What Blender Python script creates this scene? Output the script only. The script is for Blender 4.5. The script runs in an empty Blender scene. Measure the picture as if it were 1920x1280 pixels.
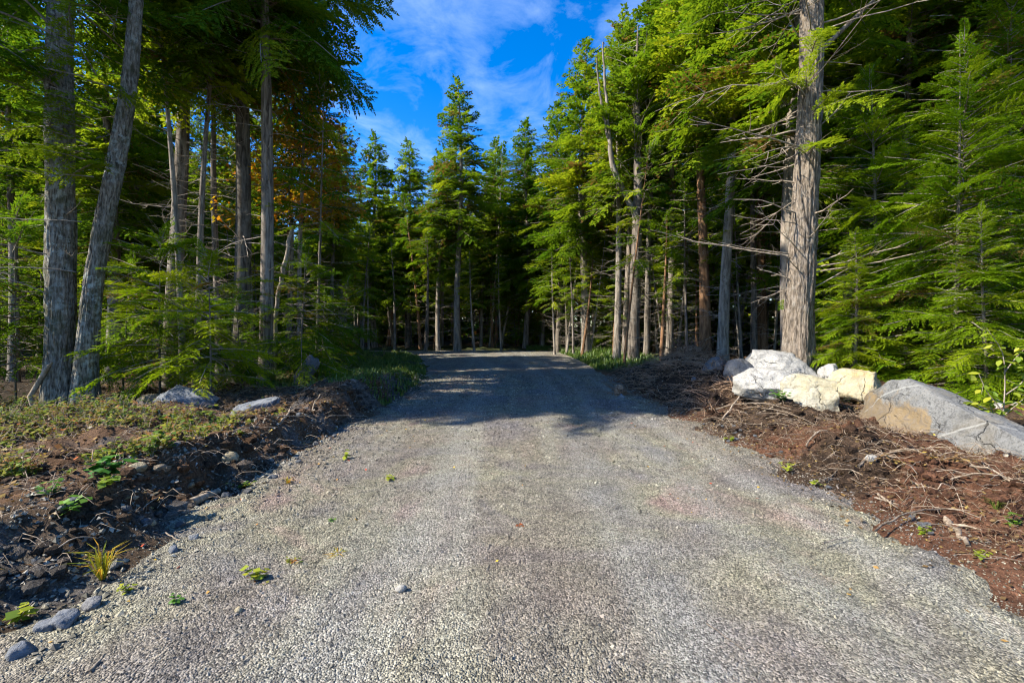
import bpy, math, random
import numpy as np
from mathutils import Vector, Matrix, Euler

# ------------------------------------------------------------------ camera, sky, sun, exposure
SC = bpy.context.scene
COL = SC.collection
R = math.radians
CAM_H, FPX, HZ = 1.6, 853.33, 625.0          # eye height, focal length and horizon row at 1920 px width
cam_data = bpy.data.cameras.new('camera')
cam_data.lens = 16.0; cam_data.sensor_width = 36.0
cam_data.clip_start = 0.05; cam_data.clip_end = 2000
cam_data.shift_y = -15.0 / 1920
cam = bpy.data.objects.new('camera', cam_data); COL.objects.link(cam)
cam.location = (0, 0, CAM_H); cam.rotation_euler = (R(90), 0, 0)
SC.camera = cam

SUN_EL = R(41)
SUN_TRAVEL = Vector((0.966, 0.26, 0)).normalized()      # light comes from the left, a little from behind
sun_dir = Vector((SUN_TRAVEL.x * math.cos(SUN_EL), SUN_TRAVEL.y * math.cos(SUN_EL), -math.sin(SUN_EL)))
sd = bpy.data.lights.new('sun', 'SUN'); sd.energy = 5.0; sd.angle = R(0.55); sd.color = (1.0, 0.93, 0.80)
sun = bpy.data.objects.new('sun', sd); COL.objects.link(sun)
sun.rotation_euler = sun_dir.to_track_quat('-Z', 'Y').to_euler(); sun.location = (-30, -8, 30)

world = bpy.data.worlds.new('World'); SC.world = world; world.use_nodes = True
wn = world.node_tree; wn.nodes.clear(); WN = wn.nodes.new; WL = wn.links.new
w_out = WN('ShaderNodeOutputWorld'); w_bg = WN('ShaderNodeBackground'); w_bg.inputs[1].default_value = 0.12
sky = WN('ShaderNodeTexSky'); sky.sky_type = 'NISHITA'; sky.sun_disc = False
sky.sun_elevation = SUN_EL; sky.sun_rotation = math.atan2(-SUN_TRAVEL.x, -SUN_TRAVEL.y) % (2 * math.pi)
sky.air_density = 1.0; sky.dust_density = 0.3; sky.ozone_density = 2.5
w_hs = WN('ShaderNodeHueSaturation'); w_hs.inputs['Saturation'].default_value = 1.48; w_hs.inputs['Hue'].default_value = 0.511
WL(sky.outputs[0], w_hs.inputs['Color'])
# thin wispy clouds on a flat layer overhead
w_tc = WN('ShaderNodeTexCoord'); w_sep = WN('ShaderNodeSeparateXYZ'); WL(w_tc.outputs['Generated'], w_sep.inputs[0])
w_mx = WN('ShaderNodeMath'); w_mx.operation = 'MAXIMUM'; w_mx.inputs[1].default_value = 0.08; WL(w_sep.outputs[2], w_mx.inputs[0])
w_div = WN('ShaderNodeVectorMath'); w_div.operation = 'DIVIDE'
w_cmb = WN('ShaderNodeCombineXYZ')
for i in range(3): WL(w_mx.outputs[0], w_cmb.inputs[i])
WL(w_tc.outputs['Generated'], w_div.inputs[0]); WL(w_cmb.outputs[0], w_div.inputs[1])
w_map = WN('ShaderNodeMapping'); w_map.inputs['Scale'].default_value = (1.25, 0.9, 1); w_map.inputs['Location'].default_value = (3.3, 1.15, 0)
w_map.inputs['Rotation'].default_value = (0, 0, 0.35)
WL(w_div.outputs[0], w_map.inputs[0])
w_n = WN('ShaderNodeTexNoise'); w_n.inputs['Scale'].default_value = 2.6; w_n.inputs['Detail'].default_value = 9
w_n.inputs['Roughness'].default_value = 0.62; w_n.inputs['Distortion'].default_value = 0.5
WL(w_map.outputs[0], w_n.inputs['Vector'])
w_r = WN('ShaderNodeValToRGB'); w_r.color_ramp.elements[0].position = 0.45; w_r.color_ramp.elements[1].position = 0.70
w_r.color_ramp.elements[1].color = (0.27, 0.27, 0.27, 1)
WL(w_n.outputs[0], w_r.inputs[0])
w_mix = WN('ShaderNodeMixRGB'); w_mix.inputs[2].default_value = (3.7, 4.6, 6.2, 1)
WL(w_r.outputs[0], w_mix.inputs[0]); WL(w_hs.outputs[0], w_mix.inputs[1]); WL(w_mix.outputs[0], w_bg.inputs[0]); WL(w_bg.outputs[0], w_out.inputs[0])

SC.view_settings.view_transform = 'Standard'; SC.view_settings.look = 'None'
SC.view_settings.gamma = 1.0; SC.view_settings.use_curve_mapping = False
SC.view_settings.exposure = 1.35
SC.render.engine = 'CYCLES'
cy = SC.cycles
cy.max_bounces = 4; cy.diffuse_bounces = 3; cy.glossy_bounces = 1; cy.transmission_bounces = 2; cy.transparent_max_bounces = 4
cy.caustics_reflective = False; cy.caustics_refractive = False
cy.use_denoising = True; cy.use_adaptive_sampling = True; cy.adaptive_threshold = 0.025; cy.filter_width = 1.15

# ------------------------------------------------------------------ helpers
RNG = np.random.default_rng(11)
random.seed(5)

def tag(o, label=None, cat=None, group=None, kind=None):
    if label: o['label'] = label
    if cat: o['category'] = cat
    if group: o['group'] = group
    if kind: o['kind'] = kind
    return o
def link(name, data, parent=None):
    o = bpy.data.objects.new(name, data); COL.objects.link(o)
    if parent is not None: o.parent = parent
    if name in ('dead_branches', 'branches', 'roots', 'stems'): o['kind'] = 'stuff'
    return o
def empty(name, loc=(0, 0, 0), rz=0.0):
    o = link(name, None); o.location = loc; o.rotation_euler = (0, 0, rz); o.empty_display_size = 0.2
    return o

def mesh_np(name, V, F, mat=None, smooth=False, attrs=None, vattrs=None, cols=None):
    """V (n,3); F (m,3) or (m,4) or a list of such arrays; attrs: per-face floats; vattrs: per-point floats; cols: per-point rgb"""
    me = bpy.data.meshes.new(name)
    Fs = F if isinstance(F, list) else [F]
    Fs = [f for f in Fs if len(f)]
    V = np.asarray(V, np.float32)
    me.vertices.add(len(V)); me.vertices.foreach_set('co', V.ravel())
    idx = np.concatenate([f.ravel() for f in Fs]).astype(np.int32)
    tot = np.concatenate([np.full(len(f), f.shape[1], np.int32) for f in Fs])
    st = np.concatenate([[0], np.cumsum(tot)[:-1]]).astype(np.int32)
    me.loops.add(len(idx)); me.loops.foreach_set('vertex_index', idx)
    me.polygons.add(len(tot)); me.polygons.foreach_set('loop_start', st)
    try: me.polygons.foreach_set('loop_total', tot)
    except Exception: pass
    me.update(calc_edges=True)
    me.polygons.foreach_set('use_smooth', np.full(len(tot), bool(smooth)))
    for k, a in (attrs or {}).items():
        at = me.attributes.new(k, 'FLOAT', 'FACE'); at.data.foreach_set('value', np.asarray(a, np.float32))
    for k, a in (vattrs or {}).items():
        at = me.attributes.new(k, 'FLOAT', 'POINT'); at.data.foreach_set('value', np.asarray(a, np.float32))
    if cols is not None:
        at = me.attributes.new('tone', 'FLOAT_COLOR', 'POINT')
        c4 = np.concatenate([np.asarray(cols, np.float32), np.ones((len(V), 1), np.float32)], 1)
        at.data.foreach_set('color', c4.ravel())
    if mat is not None: me.materials.append(mat)
    return me

# value noise -------------------------------------------------------
def _hash(ix, iy, iz, seed):
    h = (ix.astype(np.int64) * 374761393 + iy.astype(np.int64) * 668265263 + iz.astype(np.int64) * 2147483647 + seed * 974711) & 0xFFFFFFFF
    h = ((h ^ (h >> 13)) * 1274126177) & 0xFFFFFFFF
    h = ((h ^ (h >> 16)) * 2246822519) & 0xFFFFFFFF
    return ((h ^ (h >> 15)) & 0xFFFFFF) / float(0xFFFFFF)
def vn3(x, y, z, seed=0):
    x, y, z = np.broadcast_arrays(np.asarray(x, float), np.asarray(y, float), np.asarray(z, float))
    ix, iy, iz = np.floor(x), np.floor(y), np.floor(z)
    fx, fy, fz = x - ix, y - iy, z - iz
    fx = fx * fx * (3 - 2 * fx); fy = fy * fy * (3 - 2 * fy); fz = fz * fz * (3 - 2 * fz)
    r = 0
    for a in (0, 1):
        for b in (0, 1):
            for c in (0, 1):
                w = (fx if a else 1 - fx) * (fy if b else 1 - fy) * (fz if c else 1 - fz)
                r = r + w * _hash(ix + a, iy + b, iz + c, seed)
    return r * 2 - 1
def fbm(x, y, z=0.0, octv=4, seed=0, gain=0.5):
    s, a, f = 0, 1.0, 1.0
    for o in range(octv):
        s = s + a * vn3(np.asarray(x) * f, np.asarray(y) * f, np.asarray(z) * f, seed + o * 17); a *= gain; f *= 2.03
    return s
def sstep(a, b, x):
    t = np.clip((np.asarray(x, float) - a) / (b - a), 0, 1); return t * t * (3 - 2 * t)

# tubes -------------------------------------------------------------
class Geo:
    def __init__(s): s.V, s.F4, s.F3, s.n = [], [], [], 0
    def add(s, V, F4=None, F3=None):
        s.V.append(np.asarray(V, float))
        if F4 is not None and len(F4): s.F4.append(np.asarray(F4) + s.n)
        if F3 is not None and len(F3): s.F3.append(np.asarray(F3) + s.n)
        s.n += len(V)
    def tube(s, P, rad, sides=4, cap=False):
        P = np.asarray(P, float); k = len(P); rad = np.broadcast_to(np.asarray(rad, float), (k,))
        T = np.gradient(P, axis=0); T /= np.linalg.norm(T, axis=1)[:, None] + 1e-9
        ref = np.array([0, 0, 1.0]) if abs(T[0, 2]) < 0.8 else np.array([1.0, 0, 0])
        A = np.cross(T, ref); A /= np.linalg.norm(A, axis=1)[:, None] + 1e-9
        B = np.cross(T, A)
        an = np.arange(sides) * 2 * np.pi / sides
        V = P[:, None, :] + rad[:, None, None] * (np.cos(an)[None, :, None] * A[:, None, :] + np.sin(an)[None, :, None] * B[:, None, :])
        i = np.arange(k - 1)[:, None] * sides; j = np.arange(sides)[None, :]; j2 = (j + 1) % sides
        F = np.stack([i + j, i + j2, i + sides + j2, i + sides + j], -1).reshape(-1, 4)
        V = V.reshape(-1, 3)
        if cap:
            c0, c1 = len(V), len(V) + 1
            V = np.vstack([V, P[:1], P[-1:]])
            jj = np.arange(sides)
            F3 = np.concatenate([np.stack([np.full(sides, c0), jj, (jj + 1) % sides], 1),
                                 np.stack([np.full(sides, c1), (k - 1) * sides + (jj + 1) % sides, (k - 1) * sides + jj], 1)])
            s.add(V, F, F3)
        else: s.add(V, F)
    def mesh(s, name, mat, smooth=True):
        Fs = []
        if s.F4: Fs.append(np.concatenate(s.F4))
        if s.F3: Fs.append(np.concatenate(s.F3))
        return mesh_np(name, np.concatenate(s.V), Fs, mat, smooth)

# ------------------------------------------------------------------ node material helpers
class NT:
    def __init__(s, name):
        s.m = bpy.data.materials.new(name); s.m.use_nodes = True
        s.t = s.m.node_tree; s.t.nodes.clear(); s.out = s.t.nodes.new('ShaderNodeOutputMaterial')
    def n(s, typ, **kw):
        nd = s.t.nodes.new('ShaderNode' + typ)
        for k, v in kw.items():
            if k in nd.bl_rna.properties and k not in nd.inputs: setattr(nd, k, v)
            else: nd.inputs[k].default_value = v
        return nd
    def l(s, a, b): s.t.links.new(a, b); return b
    def ramp(s, fac, stops, interp='LINEAR'):
        r = s.t.nodes.new('ShaderNodeValToRGB'); r.color_ramp.interpolation = interp
        e = r.color_ramp.elements
        while len(e) < len(stops): e.new(0.5)
        for el, (p, c) in zip(e, stops):
            el.position = p; el.color = (*c, 1) if hasattr(c, '__len__') else (c, c, c, 1)
        s.l(fac, r.inputs[0]); return r.outputs[0]
    def mix(s, fac, a, b, mode='MIX'):
        m = s.t.nodes.new('ShaderNodeMixRGB'); m.blend_type = mode
        for k, v in ((0, fac), (1, a), (2, b)):
            if isinstance(v, bpy.types.NodeSocket): s.l(v, m.inputs[k])
            elif k == 0: m.inputs[0].default_value = v
            else: m.inputs[k].default_value = (*v, 1)
        return m.outputs[0]
    def math(s, op, a, b=None):
        m = s.t.nodes.new('ShaderNodeMath'); m.operation = op
        for k, v in ((0, a), (1, b)):
            if v is None: continue
            if isinstance(v, bpy.types.NodeSocket): s.l(v, m.inputs[k])
            else: m.inputs[k].default_value = v
        return m.outputs[0]
    def noise(s, vec, scale, detail=3, rough=0.55, dist=0.0, out=0):
        nd = s.n('TexNoise'); nd.inputs['Scale'].default_value = scale; nd.inputs['Detail'].default_value = detail
        nd.inputs['Roughness'].default_value = rough; nd.inputs['Distortion'].default_value = dist
        if vec is not None: s.l(vec, nd.inputs['Vector'])
        return nd.outputs[out]
    def scaled(s, vec, sc):
        m = s.n('Mapping'); m.inputs['Scale'].default_value = sc; s.l(vec, m.inputs[0]); return m.outputs[0]
    def bump(s, h, strength, dist):
        b = s.n('Bump'); b.inputs['Strength'].default_value = strength; b.inputs['Distance'].default_value = dist
        s.l(h, b.inputs['Height']); return b.outputs[0]
    def diffuse(s, col, normal=None, rough=0.85, spec=0.25):
        p = s.n('BsdfPrincipled'); p.inputs['Roughness'].default_value = rough
        p.inputs['Specular IOR Level'].default_value = spec
        if isinstance(col, bpy.types.NodeSocket): s.l(col, p.inputs['Base Color'])
        else: p.inputs['Base Color'].default_value = (*col, 1)
        if normal is not None: s.l(normal, p.inputs['Normal'])
        s.l(p.outputs[0], s.out.inputs[0]); return p
    def pos(s): return s.n('NewGeometry').outputs['Position']
    def obj(s): return s.n('TexCoord').outputs['Object']
    def attr(s, name, which='Fac'):
        a = s.n('Attribute'); a.attribute_name = name; return a.outputs[which]
    def rnd(s): return s.n('ObjectInfo').outputs['Random']

def mat_leaf(name, stops, trans=0.46, hue_var=0.3, gloss=0.0):
    t = NT(name)
    c = t.ramp(t.attr('tint'), stops)
    hs = t.n('HueSaturation')
    v = t.math('ADD', t.math('MULTIPLY', t.rnd(), hue_var * 1.6), 1 - hue_var * 0.8)
    t.l(v, hs.inputs['Value']); t.l(c, hs.inputs['Color'])
    h = t.math('ADD', t.math('MULTIPLY', t.rnd(), -0.03), 0.515); t.l(h, hs.inputs['Hue'])
    d = t.n('BsdfDiffuse'); t.l(hs.outputs[0], d.inputs[0])
    tr = t.n('BsdfTranslucent')
    br = t.mix(1.0, hs.outputs[0], (1.25, 1.25, 0.7), 'MULTIPLY'); t.l(br, tr.inputs[0])
    m = t.n('MixShader'); m.inputs[0].default_value = trans; t.l(d.outputs[0], m.inputs[1]); t.l(tr.outputs[0], m.inputs[2])
    if not gloss:
        t.l(m.outputs[0], t.out.inputs[0]); return t.m
    g = t.n('BsdfGlossy'); g.inputs['Roughness'].default_value = 0.45; g.inputs[0].default_value = (0.9, 0.95, 0.9, 1)
    m2 = t.n('MixShader'); m2.inputs[0].default_value = gloss; t.l(m.outputs[0], m2.inputs[1]); t.l(g.outputs[0], m2.inputs[2])
    t.l(m2.outputs[0], t.out.inputs[0]); return t.m

def mat_bark(name, dark, light, ridge=14.0, stretch=0.16, lichen=None, lichen_amt=0.0, moss=None, moss_amt=0.0, bump=0.6, dist=0.02, var=0.5):
    t = NT(name); p = t.obj()
    v = t.scaled(p, (1, 1, stretch))
    n1 = t.noise(v, ridge, 5, 0.65, 0.4)
    n2 = t.noise(p, 2.3, 3, 0.6)
    c = t.ramp(n1, [(0.40, dark), (0.50, tuple((a + b) / 2 for a, b in zip(dark, light))), (0.60, light)])
    c = t.mix(t.ramp(n2, [(0.35, 0.0), (0.7, 0.55)]), c, tuple(x * 0.6 for x in light))
    if lichen:
        ln = t.noise(p, 9.0, 6, 0.7); big = t.noise(p, 1.1, 2)
        f = t.math('MULTIPLY', t.ramp(ln, [(0.5, 0.0), (0.6, 1.0)]), t.ramp(big, [(0.38, 0.0), (0.62, lichen_amt)]))
        c = t.mix(f, c, lichen)
    if moss:
        mn = t.noise(p, 3.0, 6, 0.7)
        f = t.math('MULTIPLY', t.ramp(mn, [(0.48, 0.0), (0.62, 1.0)]), moss_amt); c = t.mix(f, c, moss)
    hs = t.n('HueSaturation'); t.l(c, hs.inputs['Color'])
    t.l(t.math('ADD', t.math('MULTIPLY', t.rnd(), var), 1 - var / 2), hs.inputs['Value'])
    t.diffuse(hs.outputs[0], t.bump(n1, bump, dist), 0.9, 0.15); return t.m

M = {}
GREEN = [(0.0, (0.14, 0.085, 0.03)), (0.05, (0.12, 0.09, 0.02)), (0.08, (0.045, 0.10, 0.010)), (0.4, (0.10, 0.18, 0.011)), (0.75, (0.18, 0.25, 0.013)), (1.0, (0.27, 0.31, 0.016))]
BRIGHT = [(0.0, (0.17, 0.10, 0.035)), (0.05, (0.14, 0.10, 0.02)), (0.08, (0.06, 0.125, 0.006)), (0.5, (0.16, 0.25, 0.009)), (1.0, (0.27, 0.33, 0.014))]
M['needles'] = mat_leaf('hemlock_needles', GREEN)
M['sunlit_needles'] = mat_leaf('sunlit_hemlock_needles', BRIGHT, 0.36)  # sunlit copy of the hemlock needles, the sun's brightness put into the colour
M['yellow_leaf'] = mat_leaf('autumn_leaves', [(0.0, (0.10, 0.15, 0.01)), (0.4, (0.28, 0.24, 0.012)), (0.75, (0.42, 0.26, 0.012)), (1.0, (0.42, 0.15, 0.015))], 0.42, 0.2, 0.03)
M['weed'] = mat_leaf('weed_leaves', [(0.0, (0.03, 0.08, 0.012)), (0.35, (0.09, 0.15, 0.015)), (0.6, (0.24, 0.25, 0.02)), (0.82, (0.20, 0.12, 0.04)), (1.0, (0.30, 0.09, 0.02))], 0.3, 0.1, 0.04)
M['green_leaf'] = mat_leaf('fresh_green_leaves', [(0.0, (0.02, 0.09, 0.012)), (1.0, (0.10, 0.22, 0.014))], 0.3, 0.1, 0.06)
M['lime_leaf'] = mat_leaf('lime_leaves', [(0.0, (0.12, 0.20, 0.012)), (1.0, (0.32, 0.34, 0.02))], 0.4, 0.1, 0.05)
M['grass'] = mat_leaf('grass_blades', [(0.0, (0.04, 0.085, 0.014)), (0.6, (0.10, 0.16, 0.022)), (1.0, (0.21, 0.21, 0.05))], 0.3, 0.05, 0.03)
M['gold_grass'] = mat_leaf('golden_grass', [(0.0, (0.16, 0.2, 0.02)), (0.6, (0.36, 0.29, 0.02)), (1.0, (0.42, 0.16, 0.02))], 0.3, 0.05, 0.03)
M['litter'] = mat_leaf('leaf_litter', [(0.0, (0.06, 0.035, 0.018)), (0.45, (0.17, 0.095, 0.045)), (0.8, (0.33, 0.22, 0.06)), (0.93, (0.45, 0.33, 0.03)), (1.0, (0.42, 0.10, 0.03))], 0.15, 0.05, 0.03)
M['bark'] = mat_bark('hemlock_bark', (0.04, 0.031, 0.024), (0.24, 0.20, 0.16), 11.0, 0.14, (0.30, 0.31, 0.28), 0.3)
M['pale_bark'] = mat_bark('pale_pine_bark', (0.085, 0.07, 0.055), (0.29, 0.25, 0.20), 9.0, 0.16, (0.4, 0.4, 0.37), 0.3)
M['red_bark'] = mat_bark('reddish_bark', (0.09, 0.045, 0.022), (0.30, 0.17, 0.09), 9.0, 0.2)
M['pine_bark'] = mat_bark('big_pine_bark', (0.06, 0.045, 0.032), (0.30, 0.245, 0.19), 30.0, 0.17, (0.40, 0.39, 0.36), 0.3, None, 0, 1.0, 0.05, 0.0)
M['maple_bark'] = mat_bark('mossy_maple_bark', (0.045, 0.036, 0.026), (0.30, 0.265, 0.21), 30.0, 0.2, (0.42, 0.46, 0.42), 0.75, (0.05, 0.055, 0.018), 0.6, 1.0, 0.05, 0.0)
M['dead_wood'] = mat_bark('dead_branch_wood', (0.14, 0.115, 0.09), (0.36, 0.305, 0.245), 20.0, 0.3, None, 0, None, 0, 0.3, 0.005, 0.5)
M['pale_dead'] = mat_bark('bleached_branch_wood', (0.17, 0.135, 0.10), (0.37, 0.31, 0.24), 20.0, 0.3, None, 0, None, 0, 0.3, 0.005, 0.3)
M['stick'] = mat_bark('weathered_stick_wood', (0.12, 0.09, 0.062), (0.33, 0.265, 0.20), 30.0, 0.4, None, 0, None, 0, 0.3, 0.004, 0.6)
M['root'] = mat_bark('root_fibre', (0.09, 0.05, 0.032), (0.30, 0.20, 0.13), 30.0, 0.4, None, 0, None, 0, 0.3, 0.004, 0.6)
M['gold_wood'] = mat_bark('split_wood', (0.18, 0.09, 0.03), (0.34, 0.19, 0.07), 30.0, 0.4, None, 0, None, 0, 0.3, 0.004, 0.2)

def mat_gravel(name, pebble):
    t = NT(name); p = t.pos()
    patch = t.noise(p, 0.75, 4, 0.6, 0.8); patch2 = t.noise(p, 0.45, 3, 0.6, 0.3)
    st = t.noise(t.scaled(p, (1.7, 0.09, 1)), 1.25, 4, 0.6, 0.5)
    c = t.ramp(patch, [(0.32, (0.125, 0.122, 0.128)), (0.45, (0.150, 0.140, 0.122)), (0.56, (0.178, 0.170, 0.125)), (0.68, (0.180, 0.132, 0.118))])
    c = t.mix(t.ramp(patch2, [(0.42, 0.0), (0.62, 0.6)]), c, (0.145, 0.118, 0.105))
    c = t.mix(t.ramp(st, [(0.5, 0.0), (0.68, 0.5)]), c, (0.23, 0.228, 0.195))
    c = t.mix(t.ramp(st, [(0.3, 0.35), (0.45, 0.0)]), c, (0.07, 0.066, 0.064))
    c = t.mix(1.0, c, t.ramp(t.noise(p, 5.5, 6, 0.72), [(0.32, 0.68), (0.5, 1.0), (0.68, 1.32)]), 'MULTIPLY')
    c = t.mix(1.0, c, (1.15, 1.13, 1.07), 'MULTIPLY')
    if pebble:
        r = t.attr('tint')
        c = t.mix(1.0, c, t.ramp(r, [(0.0, 0.4), (0.4, 0.85), (0.8, 1.25), (1.0, 1.7)]), 'MULTIPLY')
        n = t.noise(p, 160, 2)
        t.diffuse(c, t.bump(n, 0.3, 0.003), 0.85, 0.25)
    else:
        c = t.mix(t.math('MULTIPLY', t.attr('tone', 'Fac'), t.ramp(t.noise(p, 1.6, 4, .6), [(.3, .15), (.65, .85)])), c, (0.25, 0.243, 0.215))
        vo = t.n('TexVoronoi'); vo.inputs['Scale'].default_value = 95; t.l(p, vo.inputs['Vector'])
        sep = t.n('SeparateColor'); t.l(vo.outputs['Color'], sep.inputs[0])
        vo2 = t.n('TexVoronoi'); vo2.inputs['Scale'].default_value = 30; t.l(p, vo2.inputs['Vector'])
        c = t.mix(1.0, c, t.ramp(sep.outputs[0], [(0.0, 0.35), (0.5, 0.85), (1.0, 1.6)]), 'MULTIPLY')
        h = t.math('ADD', t.math('MULTIPLY', vo.outputs['Distance'], -0.7), t.math('MULTIPLY', vo2.outputs['Distance'], -0.6))
        h = t.math('ADD', h, t.math('MULTIPLY', t.noise(p, 9, 5, 0.65), 1.1))
        t.diffuse(c, t.bump(h, 0.9, 0.02), 0.9, 0.2)
    return t.m
M['gravel'] = mat_gravel('gravel_surface', False)
M['pebble'] = mat_gravel('gravel_pebbles', True)

def mat_ground():
    t = NT('woodland_soil'); p = t.pos()
    c = t.attr('tone', 'Color')
    n = t.noise(p, 14, 8, 0.7); n2 = t.noise(p, 2.2, 5, 0.6, 0.5); n3 = t.noise(p, 60, 4, 0.7)
    c = t.mix(1.0, c, t.ramp(n, [(0.3, 0.45), (0.5, 0.95), (0.7, 1.7)]), 'MULTIPLY')
    c = t.mix(1.0, c, t.ramp(n2, [(0.3, 0.65), (0.7, 1.35)]), 'MULTIPLY')
    c = t.mix(1.0, c, t.ramp(n3, [(0.35, 0.55), (0.65, 1.5)]), 'MULTIPLY')
    h = t.math('ADD', n, t.math('MULTIPLY', n3, 0.6))
    t.diffuse(c, t.bump(h, 1.0, 0.05), 0.95, 0.1); return t.m
M['soil'] = mat_ground()

def mat_rock(name, base, light, dark, stain=None, stain_amt=0.5, vein=None, speck=0.4, seed=0.0, patch=None):
    t = NT(name); p = t.obj()
    off = t.n('VectorMath'); off.operation = 'ADD'; off.inputs[1].default_value = (seed * 3.1, seed * 1.7, seed); t.l(p, off.inputs[0]); p = off.outputs[0]
    n1 = t.noise(p, 2.6, 6, 0.65, 0.6); n2 = t.noise(p, 42, 4, 0.7); n3 = t.noise(p, 9, 5, 0.7, 1.2)
    c = t.ramp(n1, [(0.3, base), (0.55, light), (0.75, base)])
    c = t.mix(t.ramp(n3, [(0.53, 0.0), (0.66, 0.8)]), c, dark)
    c = t.mix(t.ramp(n2, [(0.52, 0.0), (0.66, speck)]), c, dark)
    c = t.mix(t.ramp(n2, [(0.3, speck * 0.6), (0.44, 0.0)]), c, tuple(min(1, x * 1.25) for x in light))
    if stain:
        sn = t.noise(p, 1.5, 4, 0.6, 0.4); c = t.mix(t.ramp(sn, [(0.5, 0.0), (0.6, stain_amt)]), c, stain)
    if patch:                                             # a weathered tan area with its own outline
        q = t.n('SeparateXYZ'); t.l(t.obj(), q.inputs[0]); pn = t.math('MULTIPLY', t.noise(t.obj(), 2.2, 4, 0.6), 0.9)
        fy = t.ramp(t.math('ADD', q.outputs[1], pn), [(0.62, 0.0), (0.70, 1.0)]); fx = t.ramp(t.math('ADD', t.math('MULTIPLY', q.outputs[0], -1.0), pn), [(0.50, 0.0), (0.60, 1.0)])
        fz = t.ramp(t.math('ADD', t.math('MULTIPLY', q.outputs[2], -1.0), pn), [(0.26, 0.0), (0.34, 1.0)])
        c = t.mix(t.math('MULTIPLY', t.math('MULTIPLY', fx, fy), t.math('MULTIPLY', fz, 0.85)), c, t.mix(t.ramp(n3, [(0.4, 0.0), (0.65, 0.9)]), t.mix(t.ramp(n1, [(0.4, 0.0), (0.6, 1.0)]), patch, tuple(x * .62 for x in patch)), (0.16, 0.13, 0.10)))
    if vein:
        w = t.n('TexWave'); w.wave_type = 'BANDS'; w.bands_direction = 'DIAGONAL'
        w.inputs['Scale'].default_value = vein; w.inputs['Distortion'].default_value = 2.5; w.inputs['Detail'].default_value = 3; w.inputs['Detail Scale'].default_value = 0.7
        t.l(p, w.inputs['Vector']); c = t.mix(t.ramp(w.outputs[0], [(0.997, 0.0), (0.9998, 0.6)]), c, (0.32, 0.32, 0.30))
    cv = t.n('TexVoronoi'); cv.feature = 'DISTANCE_TO_EDGE'; cv.inputs['Scale'].default_value = 1.3
    wv = t.n('VectorMath'); wv.operation = 'ADD'; nv = t.noise(p, 2.5, 4, 0.6, 0, 1); nm = t.n('VectorMath'); nm.operation = 'SCALE'; nm.inputs['Scale'].default_value = .3; t.l(nv, nm.inputs[0]); t.l(nm.outputs[0], wv.inputs[0]); t.l(p, wv.inputs[1]); t.l(wv.outputs[0], cv.inputs['Vector'])
    ck = t.math('MULTIPLY', t.ramp(cv.outputs['Distance'], [(0.0, 1.0), (0.012, 0.0)]), t.ramp(n1, [(0.45, 0.0), (0.6, 0.9)]))
    c = t.mix(t.math('MULTIPLY', ck, 0.8), c, tuple(x * .45 for x in dark))
    h = t.math('SUBTRACT', t.math('ADD', t.math('MULTIPLY', n2, 0.35), n3), ck)
    t.diffuse(c, t.bump(h, 0.9, 0.045), 0.85, 0.2); return t.m
M['rock_white'] = mat_rock('white_granite', (0.295, 0.285, 0.258), (0.375, 0.36, 0.33), (0.13, 0.125, 0.12), (0.24, 0.225, 0.19), 0.6, None, 0.6, 1)
M['rock_cream'] = mat_rock('cream_granite', (0.34, 0.31, 0.225), (0.41, 0.385, 0.31), (0.20, 0.17, 0.11), (0.33, 0.28, 0.15), 0.5, None, 0.4, 2)
M['rock_yellow'] = mat_rock('yellow_stained_granite', (0.31, 0.265, 0.165), (0.39, 0.345, 0.24), (0.30, 0.22, 0.11), (0.55, 0.38, 0.14), 0.7, None, 0.35, 3)
M['rock_slab'] = mat_rock('veined_grey_gneiss', (0.125, 0.125, 0.122), (0.185, 0.185, 0.18), (0.06, 0.06, 0.06), (0.19, 0.155, 0.10), 0.3, 0.5, 0.8, 4.3, (0.25, 0.175, 0.085))
M['rock_grey'] = mat_rock('blue_grey_rock', (0.11, 0.12, 0.135), (0.18, 0.19, 0.205), (0.05, 0.055, 0.06), None, 0, None, 0.4, 5)
M['rock_dark'] = mat_rock('dark_grey_rock', (0.09, 0.09, 0.092), (0.17, 0.17, 0.172), (0.045, 0.045, 0.045), None, 0, None, 0.4, 6)
M['rock_brown'] = mat_rock('brown_rock', (0.13, 0.105, 0.075), (0.22, 0.18, 0.13), (0.06, 0.05, 0.04), (0.16, 0.15, 0.06), 0.4, None, 0.3, 7)
M['rock_tan'] = mat_rock('tan_stone', (0.24, 0.195, 0.12), (0.33, 0.285, 0.19), (0.2, 0.15, 0.09), None, 0, None, 0.3, 8)
M['orange_rock'] = mat_rock('orange_tan_face', (0.36, 0.26, 0.13), (0.48, 0.36, 0.20), (0.17, 0.11, 0.06), (0.40, 0.22, 0.07), 0.5, None, 0.4, 9)

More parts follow.
